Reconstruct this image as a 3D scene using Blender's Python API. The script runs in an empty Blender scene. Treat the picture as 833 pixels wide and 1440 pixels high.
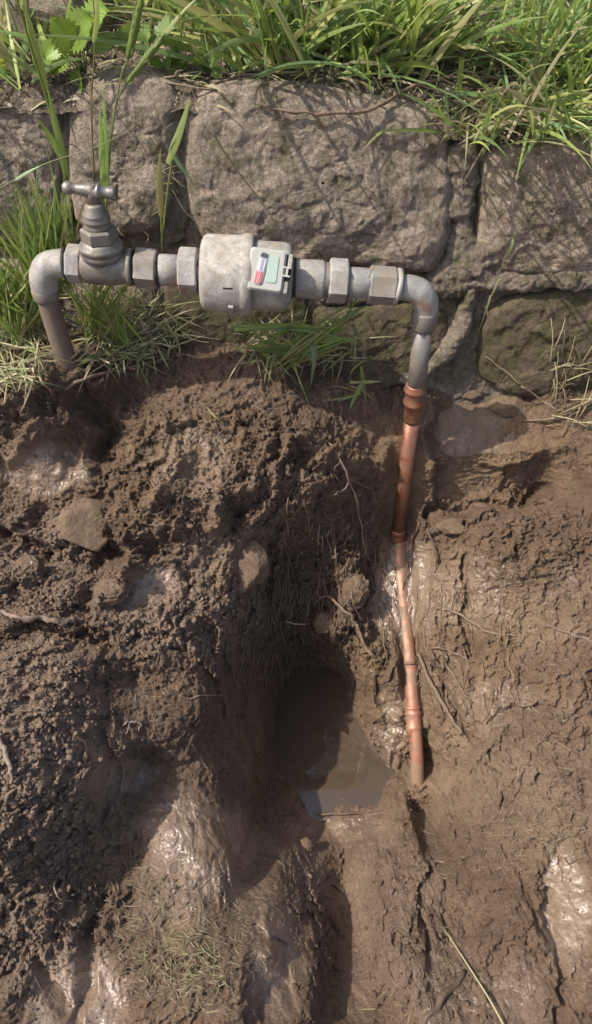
import bpy, math, random
import numpy as np
from mathutils import Vector, Matrix

random.seed(7)
rng = np.random.default_rng(7)
SC = bpy.context.scene
COL = SC.collection
PI = math.pi
R = math.radians

# ------------------------------------------------------------------ camera
F = 1067.0; CX = 416.5; CY = 720.0
PITCH = R(46)
CAM = np.array([0.0, -1.05, 0.79])
FWD = np.array([0, math.cos(PITCH), -math.sin(PITCH)])
UP = np.array([0, math.sin(PITCH), math.cos(PITCH)])
cam = bpy.data.cameras.new('camera')
cam.sensor_fit = 'VERTICAL'
cam.angle = 2 * math.atan(720 / F)
cam.clip_start = 0.02
cam.clip_end = 500
cam_ob = bpy.data.objects.new('camera', cam)
COL.objects.link(cam_ob)
cam_ob.location = CAM
cam_ob.rotation_euler = (PI / 2 - PITCH, 0, 0)
SC.camera = cam_ob

# ------------------------------------------------------------------ sky, sun, exposure
SUN = Vector((0.58, 0.18, -0.80)).normalized()      # direction the light travels
W = bpy.data.worlds.new('World'); SC.world = W; W.use_nodes = True
nt = W.node_tree; nt.nodes.clear()
sky = nt.nodes.new('ShaderNodeTexSky'); sky.sky_type = 'NISHITA'; sky.sun_disc = False
sky.sun_elevation = math.asin(-SUN.z)
sky.sun_rotation = math.atan2(-SUN.x, -SUN.y)
sky.dust_density = 4.0; sky.ozone_density = 0.4; sky.air_density = 0.8
bg = nt.nodes.new('ShaderNodeBackground'); bg.inputs[1].default_value = 0.15
ow = nt.nodes.new('ShaderNodeOutputWorld')
nt.links.new(sky.outputs[0], bg.inputs[0]); nt.links.new(bg.outputs[0], ow.inputs[0])
sl = bpy.data.lights.new('sun', 'SUN'); sl.energy = 4.1; sl.angle = R(0.55); sl.color = (1.0, 0.92, 0.80)
sun = bpy.data.objects.new('sun', sl); COL.objects.link(sun)
sun.rotation_euler = SUN.to_track_quat('-Z', 'Y').to_euler()
sun.location = (-2, -1, 4)
SC.view_settings.view_transform = 'Standard'
SC.view_settings.look = 'None'
SC.view_settings.exposure = 0.43
SC.view_settings.gamma = 1.0
SC.cycles.use_denoising = True

# ------------------------------------------------------------------ camera geometry helpers (photo pixels -> metres)
def P(px, py, D):
    return CAM + D * (FWD + (CY - py) / F * UP) + np.array([(px - CX) / F * D, 0, 0])
def PY(px, py, y):
    u = (CY - py) / F
    return P(px, py, (y - CAM[1]) / (FWD[1] + u * UP[1]))
def PZ(px, py, z):
    u = (CY - py) / F
    return P(px, py, (z - CAM[2]) / (FWD[2] + u * UP[2]))
BAT = 0.15; WY = 0.04
def PW(px, py):                      # on the battered face of the wall
    u = (CY - py) / F
    d = FWD + u * UP
    D = (WY + BAT * CAM[2] - CAM[1]) / (d[1] - BAT * d[2])
    return P(px, py, D)
def toxvd(p):
    r = np.asarray(p, float) - CAM
    return r[..., 0], r @ UP, r @ FWD

# ------------------------------------------------------------------ numpy noise
_pr = np.random.default_rng(11)
PERM = np.concatenate([_pr.permutation(256)] * 3).astype(np.int32)
G3 = _pr.normal(size=(256, 3)).astype(np.float32); G3 /= np.linalg.norm(G3, axis=1)[:, None]
def perlin(p):
    p = np.asarray(p, np.float32); i = np.floor(p).astype(np.int32); f = p - i; i &= 255
    w = f * f * f * (f * (f * 6 - 15) + 10)
    out = 0
    for a in (0, 1):
        wx = w[:, 0] if a else 1 - w[:, 0]; ha = PERM[i[:, 0] + a]
        for b in (0, 1):
            wy = w[:, 1] if b else 1 - w[:, 1]; hb = PERM[ha + ((i[:, 1] + b) & 255)]
            for c in (0, 1):
                wz = w[:, 2] if c else 1 - w[:, 2]
                g = G3[PERM[hb + ((i[:, 2] + c) & 255)]]
                out = out + wx * wy * wz * (g[:, 0] * (f[:, 0] - a) + g[:, 1] * (f[:, 1] - b) + g[:, 2] * (f[:, 2] - c))
    return out * 1.5
def fbm(p, scale, octs=4, gain=0.5, lac=2.03, ridged=False):
    p = np.asarray(p, np.float32) / scale; a = 1.0; s = 0; t = 0
    for o in range(octs):
        n = perlin(p + 17.3 * o)
        if ridged: n = 1 - 2 * np.abs(n)
        s = s + a * n; t += a; a *= gain; p = p * lac
    return s / t
RC = _pr.random((65536, 3)).astype(np.float32)
def worley(x, y, scale, jit=0.95):
    x = x / scale; y = y / scale
    ix = np.floor(x).astype(np.int64); iy = np.floor(y).astype(np.int64)
    f1 = np.full(x.shape, 9.0, np.float32); idr = np.zeros(x.shape, np.float32); f2 = f1.copy()
    for a in (-1, 0, 1):
        for b in (-1, 0, 1):
            h = ((ix + a) * 73856093 ^ (iy + b) * 19349663) & 65535
            r = RC[h]
            d = np.hypot(ix + a + 0.5 + jit * (r[:, 0] - 0.5) - x, iy + b + 0.5 + jit * (r[:, 1] - 0.5) - y)
            m = d < f1
            f2 = np.where(m, f1, np.minimum(f2, d))
            idr = np.where(m, r[:, 2], idr); f1 = np.where(m, d, f1)
    return f1, f2, idr
def sstep(a, b, x):
    t = np.clip((x - a) / (b - a), 0, 1); return t * t * (3 - 2 * t)

# ------------------------------------------------------------------ mesh helpers
def link(o, parent=None):
    COL.objects.link(o)
    if parent is not None: o.parent = parent
    return o
def mesh_np(name, V, Fc, smooth=True, attrs=None):
    V = np.asarray(V, np.float32); Fc = np.asarray(Fc, np.int32)
    me = bpy.data.meshes.new(name); k = Fc.shape[1]
    me.vertices.add(len(V)); me.vertices.foreach_set('co', V.ravel())
    me.loops.add(Fc.size); me.loops.foreach_set('vertex_index', Fc.ravel())
    me.polygons.add(len(Fc)); me.polygons.foreach_set('loop_start', np.arange(0, Fc.size, k, dtype=np.int32))
    me.polygons.foreach_set('loop_total', np.full(len(Fc), k, np.int32))
    me.polygons.foreach_set('use_smooth', np.full(len(Fc), smooth, bool))
    me.update(calc_edges=True)
    for n, a in (attrs or {}).items():
        at = me.color_attributes.new(n, 'FLOAT_COLOR', 'POINT')
        c = np.ones((len(V), 4), np.float32); c[:, :a.shape[1]] = a
        at.data.foreach_set('color', c.ravel())
    return me
def obj(name, me, m, parent=None, **props):
    o = bpy.data.objects.new(name, me); me.materials.append(m)
    link(o, parent)
    for k, v in props.items(): o[k] = v
    return o
def thing(name, loc, label, cat, group=None):
    o = bpy.data.objects.new(name, None); o.location = loc; o.empty_display_size = 0.02
    link(o); o['label'] = label; o['category'] = cat
    if group: o['group'] = group
    return o
def tag(o, label, cat, group=None):
    o['label'] = label; o['category'] = cat
    if group: o['group'] = group
    return o
def grid_faces(nu, nv, wrap=False):
    a = np.arange(nu * nv).reshape(nu, nv)
    if wrap: a = np.concatenate([a, a[:, :1]], axis=1)
    return np.stack([a[:-1, :-1], a[1:, :-1], a[1:, 1:], a[:-1, 1:]], -1).reshape(-1, 4)

class MB:
    """collects verts / faces of several shapes that form ONE part (triangles and quads)"""
    def __init__(s): s.v = []; s.f = []; s.c = []; s.n = 0; s.sm = []
    def add(s, V, Fc, col=None, smooth=True):
        V = np.asarray(V, float)
        for f in Fc: s.f.append(tuple(int(i) + s.n for i in f)); s.sm.append(smooth)
        s.v.append(V); s.n += len(V)
        c = np.ones((len(V), 4)) * 0.5
        if col is not None: c[:, :3] = col
        s.c.append(c); return s
    def build(s, name, m, parent=None, origin=None, **props):
        V = np.concatenate(s.v)
        if parent is not None: V = V - np.array(parent.matrix_world.translation if parent.parent is None else ORIG[parent.name])
        me = bpy.data.meshes.new(name)
        me.from_pydata(V.tolist(), [], s.f)
        me.polygons.foreach_set('use_smooth', s.sm)
        at = me.color_attributes.new('col', 'FLOAT_COLOR', 'POINT')
        at.data.foreach_set('color', np.concatenate(s.c).astype(np.float32).ravel())
        o = obj(name, me, m, parent, **props)
        ORIG[o.name] = ORIG.get(parent.name, (0, 0, 0)) if parent is not None else (0, 0, 0)
        return o
ORIG = {}
def mkthing(name, loc, label, cat, group=None):
    loc = tuple(float(a) for a in loc)
    t = thing(name, loc, label, cat, group); ORIG[t.name] = loc
    t.matrix_world = Matrix.Translation(loc)
    return t

def frame(d):
    d = np.array(d, float); d /= np.linalg.norm(d)
    a = np.array([0, 0, 1.0]) if abs(d[2]) < 0.9 else np.array([0, 1.0, 0])
    x = np.cross(a, d); x /= np.linalg.norm(x); return x, np.cross(d, x), d
def lathe(mb, A, B, prof, n=32, col=None, smooth=True, rot=0.0, caps=True):
    """prof: (t along A->B in metres, radius)"""
    A = np.array(A, float); x, y, d = frame(np.array(B) - A)
    th = np.arange(n) / n * 2 * PI + rot
    V = []; Fc = []
    for t, r in prof:
        V += [A + d * t + r * (math.cos(q) * x + math.sin(q) * y) for q in th]
    m = len(prof)
    for i in range(m - 1):
        for j in range(n):
            k = (j + 1) % n; Fc.append((i * n + j, i * n + k, (i + 1) * n + k, (i + 1) * n + j))
    if caps:
        Fc.append(tuple(range(n - 1, -1, -1))); Fc.append(tuple(range((m - 1) * n, m * n)))
    return mb.add(V, Fc, col, smooth)
def catmull(pts, k=6):
    pts = [np.array(p, float) for p in pts]; pp = [2 * pts[0] - pts[1]] + pts + [2 * pts[-1] - pts[-2]]; out = []
    for i in range(1, len(pp) - 2):
        for j in range(k):
            t = j / k; a, b, c, d = pp[i - 1:i + 3]
            out.append(0.5 * (2 * b + (c - a) * t + (2 * a - 5 * b + 4 * c - d) * t * t + (3 * b - a - 3 * c + d) * t ** 3))
    out.append(pts[-1]); return out
def tube(mb, pts, rad, n=6, col=None, k=5, rough=0.0):
    p = catmull(pts, k) if k > 1 else [np.array(q, float) for q in pts]
    m = len(p); rad = np.interp(np.linspace(0, 1, m), np.linspace(0, 1, len(rad)), rad)
    V = []; Fc = []; x = None
    for i in range(m):
        d = p[min(i + 1, m - 1)] - p[max(i - 1, 0)]; d = d / (np.linalg.norm(d) + 1e-9)
        if x is None: x = frame(d)[0]
        x = x - d * (x @ d); x /= np.linalg.norm(x) + 1e-9; y = np.cross(d, x)
        for j in range(n):
            q = 2 * PI * j / n; r = rad[i] * (1 + rough * random.uniform(-1, 1))
            V.append(p[i] + r * (math.cos(q) * x + math.sin(q) * y))
    for i in range(m - 1):
        for j in range(n):
            k2 = (j + 1) % n; Fc.append((i * n + j, i * n + k2, (i + 1) * n + k2, (i + 1) * n + j))
    Fc.append(tuple(range(n - 1, -1, -1))); Fc.append(tuple(range((m - 1) * n, m * n)))
    return mb.add(V, Fc, col)

# ------------------------------------------------------------------ materials
def mat(name):
    m = bpy.data.materials.new(name); m.use_nodes = True
    nt = m.node_tree; b = nt.nodes['Principled BSDF']; return m, nt, b
def N(nt, kind, **kw):
    n = nt.nodes.new('ShaderNode' + kind)
    for k, v in kw.items():
        if k.startswith('i_'):
            key = k[2:].replace('_', ' ')
            n.inputs[int(key) if key.isdigit() else key].default_value = v
        else: setattr(n, k, v)
    return n
def mix(nt, fac, a, b, bt='MIX'):
    n = nt.nodes.new('ShaderNodeMix'); n.data_type = 'RGBA'; n.blend_type = bt
    for s, v in ((n.inputs[0], fac), (n.inputs[6], a), (n.inputs[7], b)):
        if isinstance(v, (int, float)): s.default_value = v
        elif isinstance(v, tuple): s.default_value = (*v, 1) if len(v) == 3 else v
        else: nt.links.new(v, s)
    return n.outputs[2]
def ramp(nt, src, stops):
    r = nt.nodes.new('ShaderNodeValToRGB'); e = r.color_ramp.elements
    while len(e) < len(stops): e.new(0.5)
    for q, (p, c) in zip(e, stops):
        q.position = p; q.color = (c, c, c, 1) if isinstance(c, (int, float)) else (*c, 1)
    nt.links.new(src, r.inputs[0]); return r.outputs[0]
def noise(nt, scale, detail=6, rough=0.6, dist=0.0, vec=None):
    n = N(nt, 'TexNoise'); n.inputs['Scale'].default_value = scale; n.inputs['Detail'].default_value = detail
    n.inputs['Roughness'].default_value = rough; n.inputs['Distortion'].default_value = dist
    if vec is None:
        g = N(nt, 'NewGeometry'); vec = g.outputs['Position']
    nt.links.new(vec, n.inputs['Vector']); return n.outputs[0]
def math_(nt, op, a, b=0.5):
    n = N(nt, 'Math', operation=op)
    for s, v in ((n.inputs[0], a), (n.inputs[1], b)):
        if isinstance(v, (int, float)): s.default_value = v
        else: nt.links.new(v, s)
    return n.outputs[0]
def bump(nt, b, height, strength=0.5, dist=0.002, prev=None):
    n = N(nt, 'Bump'); n.inputs['Strength'].default_value = strength; n.inputs['Distance'].default_value = dist
    nt.links.new(height, n.inputs['Height'])
    if prev is not None: nt.links.new(prev, n.inputs['Normal'])
    nt.links.new(n.outputs[0], b.inputs['Normal']); return n.outputs[0]

def mud_material(name='mud'):
    m, nt, b = mat(name)
    att = N(nt, 'Attribute', attribute_name='region'); sep = N(nt, 'SeparateColor'); nt.links.new(att.outputs['Color'], sep.inputs[0])
    clay, wet, dry = sep.outputs[0], sep.outputs[1], sep.outputs[2]
    n1 = noise(nt, 28, 8, 0.65, 0.4); n2 = noise(nt, 160, 6, 0.7); n3 = noise(nt, 700, 4, 0.7)
    soil = mix(nt, ramp(nt, n1, [(0.32, 0.0), (0.68, 1.0)]), (0.085, 0.051, 0.030), (0.195, 0.130, 0.085))
    soil = mix(nt, ramp(nt, n2, [(0.35, 0.0), (0.7, 1.0)]), soil, (0.245, 0.170, 0.115))
    claycol = mix(nt, ramp(nt, n1, [(0.3, 0.0), (0.7, 1.0)]), (0.155, 0.098, 0.054), (0.275, 0.190, 0.115))
    c = mix(nt, clay, soil, claycol)
    c = mix(nt, math_(nt, 'MULTIPLY', dry, 0.75), c, mix(nt, n2, (0.225, 0.160, 0.115), (0.44, 0.335, 0.255)))
    c = mix(nt, math_(nt, 'MULTIPLY', wet, 0.7), c, (0.205, 0.155, 0.118))
    big = noise(nt, 9, 5, 0.65, 0.6)
    c = mix(nt, math_(nt, 'MULTIPLY', math_(nt, 'SUBTRACT', 1.0, dry), ramp(nt, big, [(0.42, 0.0), (0.62, 0.55)])), c, (0.085, 0.052, 0.032))
    # dark grains and pale grit
    c = mix(nt, ramp(nt, n3, [(0.62, 0.0), (0.72, 0.8)]), c, (0.33, 0.27, 0.2))
    c = mix(nt, ramp(nt, n3, [(0.28, 0.75), (0.38, 0.0)]), c, (0.04, 0.027, 0.018))
    nt.links.new(c, b.inputs['Base Color'])
    rn = noise(nt, 60, 5, 0.6)
    r = ramp(nt, rn, [(0.38, 0.34), (0.58, 0.88)])
    rw = ramp(nt, rn, [(0.35, 0.30), (0.65, 0.52)])
    r2 = mix(nt, wet, r, rw)
    nt.links.new(r2, b.inputs['Roughness'])
    b.inputs['Specular IOR Level'].default_value = 0.5
    hard = math_(nt, 'SUBTRACT', 1.0, math_(nt, 'MULTIPLY', wet, 0.9))
    h = math_(nt, 'ADD', math_(nt, 'MULTIPLY', noise(nt, 240, 8, 0.75, 0.3), hard), math_(nt, 'MULTIPLY', noise(nt, 60, 3, 0.5), 0.8))
    bump(nt, b, h, 1.0, 0.007)
    film = noise(nt, 22, 6, 0.7, 0.5)
    fw = ramp(nt, math_(nt, 'ADD', film, math_(nt, 'MULTIPLY', math_(nt, 'SUBTRACT', wet, dry), 0.28)), [(0.54, 0.0), (0.74, 0.75)])
    nt.links.new(fw, b.inputs['Coat Weight']); b.inputs['Coat Roughness'].default_value = 0.30; b.inputs['Coat IOR'].default_value = 1.5
    cb = N(nt, 'Bump'); cb.inputs['Strength'].default_value = 0.8; cb.inputs['Distance'].default_value = 0.0045
    nt.links.new(noise(nt, 55, 3, 0.5, 0.4), cb.inputs['Height']); nt.links.new(cb.outputs[0], b.inputs['Coat Normal'])
    return m
M_mud = mud_material()

def stone_material(name, c1, c2, c3, moss=0.0, sc=1.0):
    m, nt, b = mat(name)
    n1 = noise(nt, 14 * sc, 8, 0.6, 0.5); n2 = noise(nt, 120 * sc, 8, 0.7); n3 = noise(nt, 600, 3, 0.6)
    c = mix(nt, ramp(nt, n1, [(0.35, 0.0), (0.65, 1.0)]), c1, c2)
    c = mix(nt, ramp(nt, n2, [(0.45, 0.0), (0.68, 0.8)]), c, c3)
    c = mix(nt, ramp(nt, n3, [(0.62, 0.0), (0.7, 0.55)]), c, (0.48, 0.44, 0.38))
    c = mix(nt, ramp(nt, n3, [(0.3, 0.6), (0.38, 0.0)]), c, (0.07, 0.055, 0.045))
    if moss:
        nm = noise(nt, 32, 7, 0.7, 0.3)
        c = mix(nt, ramp(nt, nm, [(0.50 - 0.12 * moss, 0.0), (0.66 - 0.12 * moss, 0.8)]), c, (0.085, 0.085, 0.03))
    nt.links.new(c, b.inputs['Base Color'])
    b.inputs['Roughness'].default_value = 0.88
    pit = ramp(nt, noise(nt, 190, 5, 0.8), [(0.30, 0.0), (0.46, 1.0)])
    h = math_(nt, 'ADD', math_(nt, 'ADD', n2, math_(nt, 'MULTIPLY', n3, 0.5)), math_(nt, 'MULTIPLY', pit, 0.4))
    bump(nt, b, h, 0.9, 0.006)
    return m
M_stone = stone_material('rough_sandstone', (0.18, 0.147, 0.118), (0.33, 0.27, 0.215), (0.48, 0.395, 0.315), 0.05)
M_stone2 = stone_material('warm_sandstone', (0.21, 0.165, 0.125), (0.40, 0.315, 0.235), (0.52, 0.42, 0.325), 0.15)
M_stone_moss = stone_material('mossy_damp_stone', (0.072, 0.052, 0.035), (0.135, 0.098, 0.066), (0.19, 0.143, 0.10), 0.7)
M_mortar = stone_material('mortar', (0.14, 0.112, 0.086), (0.235, 0.19, 0.148), (0.34, 0.285, 0.23), 0.25)
M_rock = stone_material('muddy_rock', (0.15, 0.10, 0.06), (0.24, 0.17, 0.11), (0.19, 0.14, 0.095), 0.0, 1.6)

def metal_mat(name, base, metallic, rough, dirt=(0.2, 0.15, 0.11), dirt_amt=0.5, speck=0.4, rust=0.0, bstr=0.35, smear=False):
    m, nt, b = mat(name)
    n1 = noise(nt, 45, 8, 0.65, 0.6); n2 = noise(nt, 500, 5, 0.7); n3 = noise(nt, 18, 5, 0.6)
    c = mix(nt, ramp(nt, n2, [(0.35, 0.0), (0.6, speck)]), base, tuple(min(0.85, a * 1.45) for a in base))
    c = mix(nt, ramp(nt, n2, [(0.3, speck), (0.42, 0.0)]), c, tuple(a * 0.5 for a in base))
    c = mix(nt, ramp(nt, noise(nt, 30, 6, 0.7, 0.8), [(0.40, 0.0), (0.62, 0.75)]), c, tuple(a * 0.55 for a in base))
    d = ramp(nt, n1, [(0.62 - 0.3 * dirt_amt, 0.0), (0.78 - 0.25 * dirt_amt, 0.85)])
    if smear:
        at = N(nt, 'Attribute', attribute_name='col'); sp = N(nt, 'SeparateColor'); nt.links.new(at.outputs['Color'], sp.inputs[0])
        d = math_(nt, 'MAXIMUM', d, ramp(nt, math_(nt, 'ADD', sp.outputs[0], math_(nt, 'MULTIPLY', n1, 0.6)), [(0.92, 0.0), (1.08, 0.97)]))
    c = mix(nt, d, c, dirt)
    if rust: c = mix(nt, ramp(nt, n3, [(0.66 - rust * 0.2, 0.0), (0.74 - rust * 0.15, 0.6)]), c, (0.26, 0.10, 0.05))
    nt.links.new(c, b.inputs['Base Color'])
    mt = N(nt, 'MapRange'); nt.links.new(d, mt.inputs[0]); mt.inputs[3].default_value = metallic; mt.inputs[4].default_value = 0.0
    nt.links.new(mt.outputs[0], b.inputs['Metallic'])
    rr = N(nt, 'MapRange'); nt.links.new(n1, rr.inputs[0]); rr.inputs[1].default_value = 0.3; rr.inputs[2].default_value = 0.7
    rr.inputs[3].default_value = rough * 0.8; rr.inputs[4].default_value = min(1, rough * 1.5)
    nt.links.new(rr.outputs[0], b.inputs['Roughness'])
    bump(nt, b, math_(nt, 'ADD', n2, math_(nt, 'MULTIPLY', n1, 0.8)), bstr, 0.0015)
    return m
M_galv = metal_mat('dusty_galvanised_steel', (0.34, 0.335, 0.32), 0.2, 0.55, (0.30, 0.255, 0.20), 0.42, 0.7, 0.3, 0.7)
M_galvpipe = metal_mat('dull_steel_pipe', (0.22, 0.22, 0.215), 0.4, 0.5, (0.2, 0.16, 0.12), 0.75, 0.35, 0.1)
M_pipe_mud = metal_mat('muddied_steel_pipe', (0.18, 0.165, 0.15), 0.2, 0.6, (0.17, 0.125, 0.09), 1.1, 0.3, 0.0)
M_meter = metal_mat('pale_meter_casting', (0.33, 0.32, 0.295), 0.05, 0.62, (0.28, 0.24, 0.195), 0.45, 0.8, 0.05, 0.8)
M_bronze = metal_mat('weathered_gunmetal', (0.24, 0.23, 0.21), 0.5, 0.42, (0.16, 0.14, 0.11), 0.6, 0.35, 0.2)
M_copper = metal_mat('copper_tube', (0.40, 0.16, 0.10), 0.75, 0.30, (0.17, 0.10, 0.066), 0.8, 0.5, 0.0, 0.3)
M_copper_pink = metal_mat('scratched_copper_tube', (0.46, 0.215, 0.145), 0.45, 0.38, (0.23, 0.155, 0.105), 0.70, 0.3, 0.0, 0.5, smear=True)
M_nut = metal_mat('rust_spotted_steel_nut', (0.30, 0.285, 0.26), 0.3, 0.5, (0.24, 0.19, 0.14), 0.55, 0.5, 0.5, 0.6)
M_handle = metal_mat('worn_chrome', (0.30, 0.29, 0.27), 0.75, 0.32, (0.14, 0.115, 0.09), 0.55, 0.3, 0.2, 0.3)
M_dark = metal_mat('black_rubber_gasket', (0.03, 0.03, 0.03), 0.0, 0.7, (0.12, 0.1, 0.08), 0.3, 0.2)
def flat(name, col, rough=0.6, speck=True, dirt=0.35):
    m, nt, b = mat(name)
    n = noise(nt, 260, 6, 0.7)
    c = mix(nt, ramp(nt, n, [(0.42, 0.0), (0.75, dirt)]), col, (0.32, 0.29, 0.25))
    nt.links.new(c, b.inputs['Base Color']); b.inputs['Roughness'].default_value = rough
    bump(nt, b, n, 0.15, 0.0006); return m
M_label = flat('pale_green_label', (0.33, 0.45, 0.385))
M_lid = flat('pale_plastic_lid', (0.38, 0.385, 0.36))
M_white = flat('white_number_wheels', (0.52, 0.52, 0.58), 0.4, dirt=0.2)
M_red = flat('red_number_wheels', (0.46, 0.12, 0.14), 0.4, dirt=0.25)
M_ink = flat('dark_ink', (0.05, 0.05, 0.08), dirt=0.1)
M_ink2 = flat('grey_ink', (0.22, 0.22, 0.33), dirt=0.1)
M_pink = flat('pale_red_ink', (0.72, 0.42, 0.42), dirt=0.1)

def plant_mat(name, transl=0.42, rough=0.45):
    m, nt, b = mat(name)
    a = N(nt, 'Attribute', attribute_name='col')
    n = noise(nt, 55, 4, 0.6)
    c = mix(nt, 0.35, a.outputs['Color'], mix(nt, n, (0.02, 0.03, 0.01), (0.30, 0.30, 0.12)), 'MIX')
    c2 = mix(nt, 0.65, a.outputs['Color'], c)
    nt.links.new(c2, b.inputs['Base Color']); b.inputs['Roughness'].default_value = rough
    if transl:
        tr = N(nt, 'BsdfTranslucent'); nt.links.new(mix(nt, 0.5, c2, (0.28, 0.36, 0.05)), tr.inputs[0])
        ms = N(nt, 'MixShader'); ms.inputs[0].default_value = transl
        out = nt.nodes['Material Output']
        nt.links.new(b.outputs[0], ms.inputs[1]); nt.links.new(tr.outputs[0], ms.inputs[2]); nt.links.new(ms.outputs[0], out.inputs[0])
    return m
M_grass = plant_mat('grass_blade')
M_dry = plant_mat('dry_straw', 0.12, 0.7)
def root_material():
    m, nt, b = mat('root_bark')
    a = N(nt, 'Attribute', attribute_name='col'); n = noise(nt, 220, 7, 0.7)
    c = mix(nt, ramp(nt, n, [(0.35, 0.0), (0.65, 0.7)]), a.outputs['Color'], (0.115, 0.078, 0.052))
    nt.links.new(c, b.inputs['Base Color']); b.inputs['Roughness'].default_value = 0.7
    bump(nt, b, n, 0.9, 0.002); return m
M_root = root_material()

def soil_bank_material():
    m, nt, b = mat('litter_soil')
    n1 = noise(nt, 40, 8, 0.7); n2 = noise(nt, 220, 6, 0.7)
    c = mix(nt, ramp(nt, n1, [(0.35, 0.0), (0.7, 1.0)]), (0.06, 0.045, 0.03), (0.17, 0.135, 0.10))
    c = mix(nt, ramp(nt, n2, [(0.52, 0.0), (0.66, 0.9)]), c, (0.40, 0.34, 0.27))
    nt.links.new(c, b.inputs['Base Color']); b.inputs['Roughness'].default_value = 0.95
    bump(nt, b, n2, 1.0, 0.006); return m
M_bank = soil_bank_material()

def water_material():
    m, nt, b = mat('murky_water')
    n1 = noise(nt, 16, 4, 0.6)
    c = mix(nt, n1, (0.058, 0.040, 0.026), (0.082, 0.061, 0.045))
    nt.links.new(c, b.inputs['Base Color']); b.inputs['Roughness'].default_value = 0.04
    b.inputs['IOR'].default_value = 1.55; b.inputs['Specular IOR Level'].default_value = 0.9
    bump(nt, b, noise(nt, 30, 2, 0.4), 0.12, 0.002); return m
M_water = water_material()

# ================================================================== TERRAIN (dug trench, mud heaps)
CTRL = [  # photo px, py, height z of the ground there
 (-60,440,.12),(60,500,.10),(130,520,.075),(250,490,.06),(250,540,.025),(400,490,.05),(400,555,.02),(520,545,-.01),
 (620,560,-.045),(620,600,-.08),(620,642,-.112),(720,556,-.045),(720,642,-.112),(780,560,-.03),(800,620,-.08),(880,560,-.02),(880,640,-.07),
 (560,640,-.10),(640,705,-.215),(580,705,-.22),(760,700,-.20),(830,690,-.13),(500,615,-.055),(520,690,-.18),
 (0,560,.055),(0,640,.0),(60,620,.02),(150,590,-.005),(180,560,.01),(250,600,.0),(330,620,-.02),(420,620,-.02),(430,670,-.075),
 (0,700,-.08),(120,740,-.10),(220,700,-.055),(300,680,-.065),(360,700,-.085),(220,780,-.13),(300,760,-.13),(360,760,-.16),
 (0,800,-.12),(0,880,-.14),(90,860,-.15),(200,840,-.165),(280,850,-.20),(335,850,-.25),
 (30,960,-.13),(100,960,-.155),(60,1060,-.13),(130,1080,-.185),(40,1180,-.19),(90,1240,-.275),(40,1320,-.285),(20,1430,-.29),(-100,1100,-.13),(-100,1400,-.26),
 (190,960,-.235),(250,930,-.235),(210,1080,-.31),(180,1180,-.325),(150,1240,-.325),(285,1000,-.275),(300,1080,-.35),
 (230,1150,-.305),(290,1150,-.318),(340,1205,-.352),(310,1190,-.328),(312,1245,-.33),(372,1240,-.368),(268,1200,-.312),(395,1300,-.362),(250,1250,-.32),(350,1280,-.342),(385,1228,-.40),(425,1225,-.465),(425,1290,-.415),(440,1380,-.365),
 (100,1400,-.31),(280,1380,-.31),(380,1400,-.335),(280,1500,-.31),(-50,1550,-.26),(140,1330,-.32),(110,1290,-.30),
 (450,740,-.20),(400,800,-.31),(470,800,-.33),(430,900,-.49),(350,900,-.38),(400,955,-.60),(480,955,-.58),(335,980,-.41),
 (400,1020,-.63),(450,1080,-.63),(525,1080,-.61),(500,1100,-.62),(530,1115,-.61),(357,1130,-.50),(440,1136,-.60),(515,1134,-.59),(430,1158,-.562),(480,1150,-.562),(526,1158,-.552),(380,1140,-.55),(530,1060,-.60),
 (480,1195,-.565),(489,1275,-.53),(494,1345,-.465),(500,1430,-.40),(540,1200,-.485),(540,1300,-.415),
 (535,950,-.44),(548,1000,-.50),(546,1060,-.55),(560,1105,-.572),(590,1115,-.57),(540,850,-.385),(515,760,-.28),(512,860,-.37),
 (560,775,-.318),(565,850,-.368),(576,920,-.415),(590,1020,-.51),(565,1000,-.505),
 (640,770,-.265),(640,860,-.335),(640,950,-.395),(640,1050,-.48),(635,1110,-.535),(700,760,-.2),(720,850,-.28),(720,950,-.32),(720,1050,-.365),
 (700,1130,-.42),(800,760,-.17),(833,850,-.22),(820,950,-.27),(820,1050,-.31),(800,1150,-.34),(600,1160,-.51),(560,1165,-.50),(560,1220,-.465),
 (620,1210,-.445),(620,1250,-.45),(560,1320,-.385),(640,1330,-.40),(700,1250,-.375),(780,1250,-.365),(600,1430,-.34),(700,1430,-.35),(800,1400,-.36),
 (920,1400,-.31),(920,1150,-.3),(920,1000,-.24),(920,820,-.17),(920,700,-.10),(-90,650,-.0),(-90,850,-.12),
]
cx_, cv_, cd_ = [], [], []
for px, py, z in CTRL:
    x, v, d = toxvd(PZ(px, py, z)); cx_.append(x); cv_.append(v); cd_.append(d)
def prof_z(y):      # surrounding ground away from the dig
    return np.interp(y, [-60, -1.3, -.75, -.2, .05, .3], [-.34, -.30, -.28, -.12, -.02, -.02])
for x in (-1.05, -.85, .85, 1.05):
    for y in (-1.6, -1.3, -.9, -.6, -.3, 0.0, .15):
        a, b, c = toxvd((x, y, prof_z(y))); cx_.append(a); cv_.append(b); cd_.append(c)
for x in (-.5, 0, .5):
    for y in (-1.6, -1.25): a, b, c = toxvd((x, y, prof_z(y))); cx_.append(a); cv_.append(b); cd_.append(c)
    a, b, c = toxvd((x, .16, -.02)); cx_.append(a); cv_.append(b); cd_.append(c)
CXY = np.stack([cx_, cv_], 1).astype(float); CD = np.array(cd_, float)
def tps_k(r2): return np.where(r2 > 0, r2 * np.log(r2 + 1e-12), 0)
n = len(CXY); K = tps_k(((CXY[:, None] - CXY[None]) ** 2).sum(-1)) + 6e-4 * np.eye(n)
Pm = np.concatenate([np.ones((n, 1)), CXY], 1)
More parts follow.
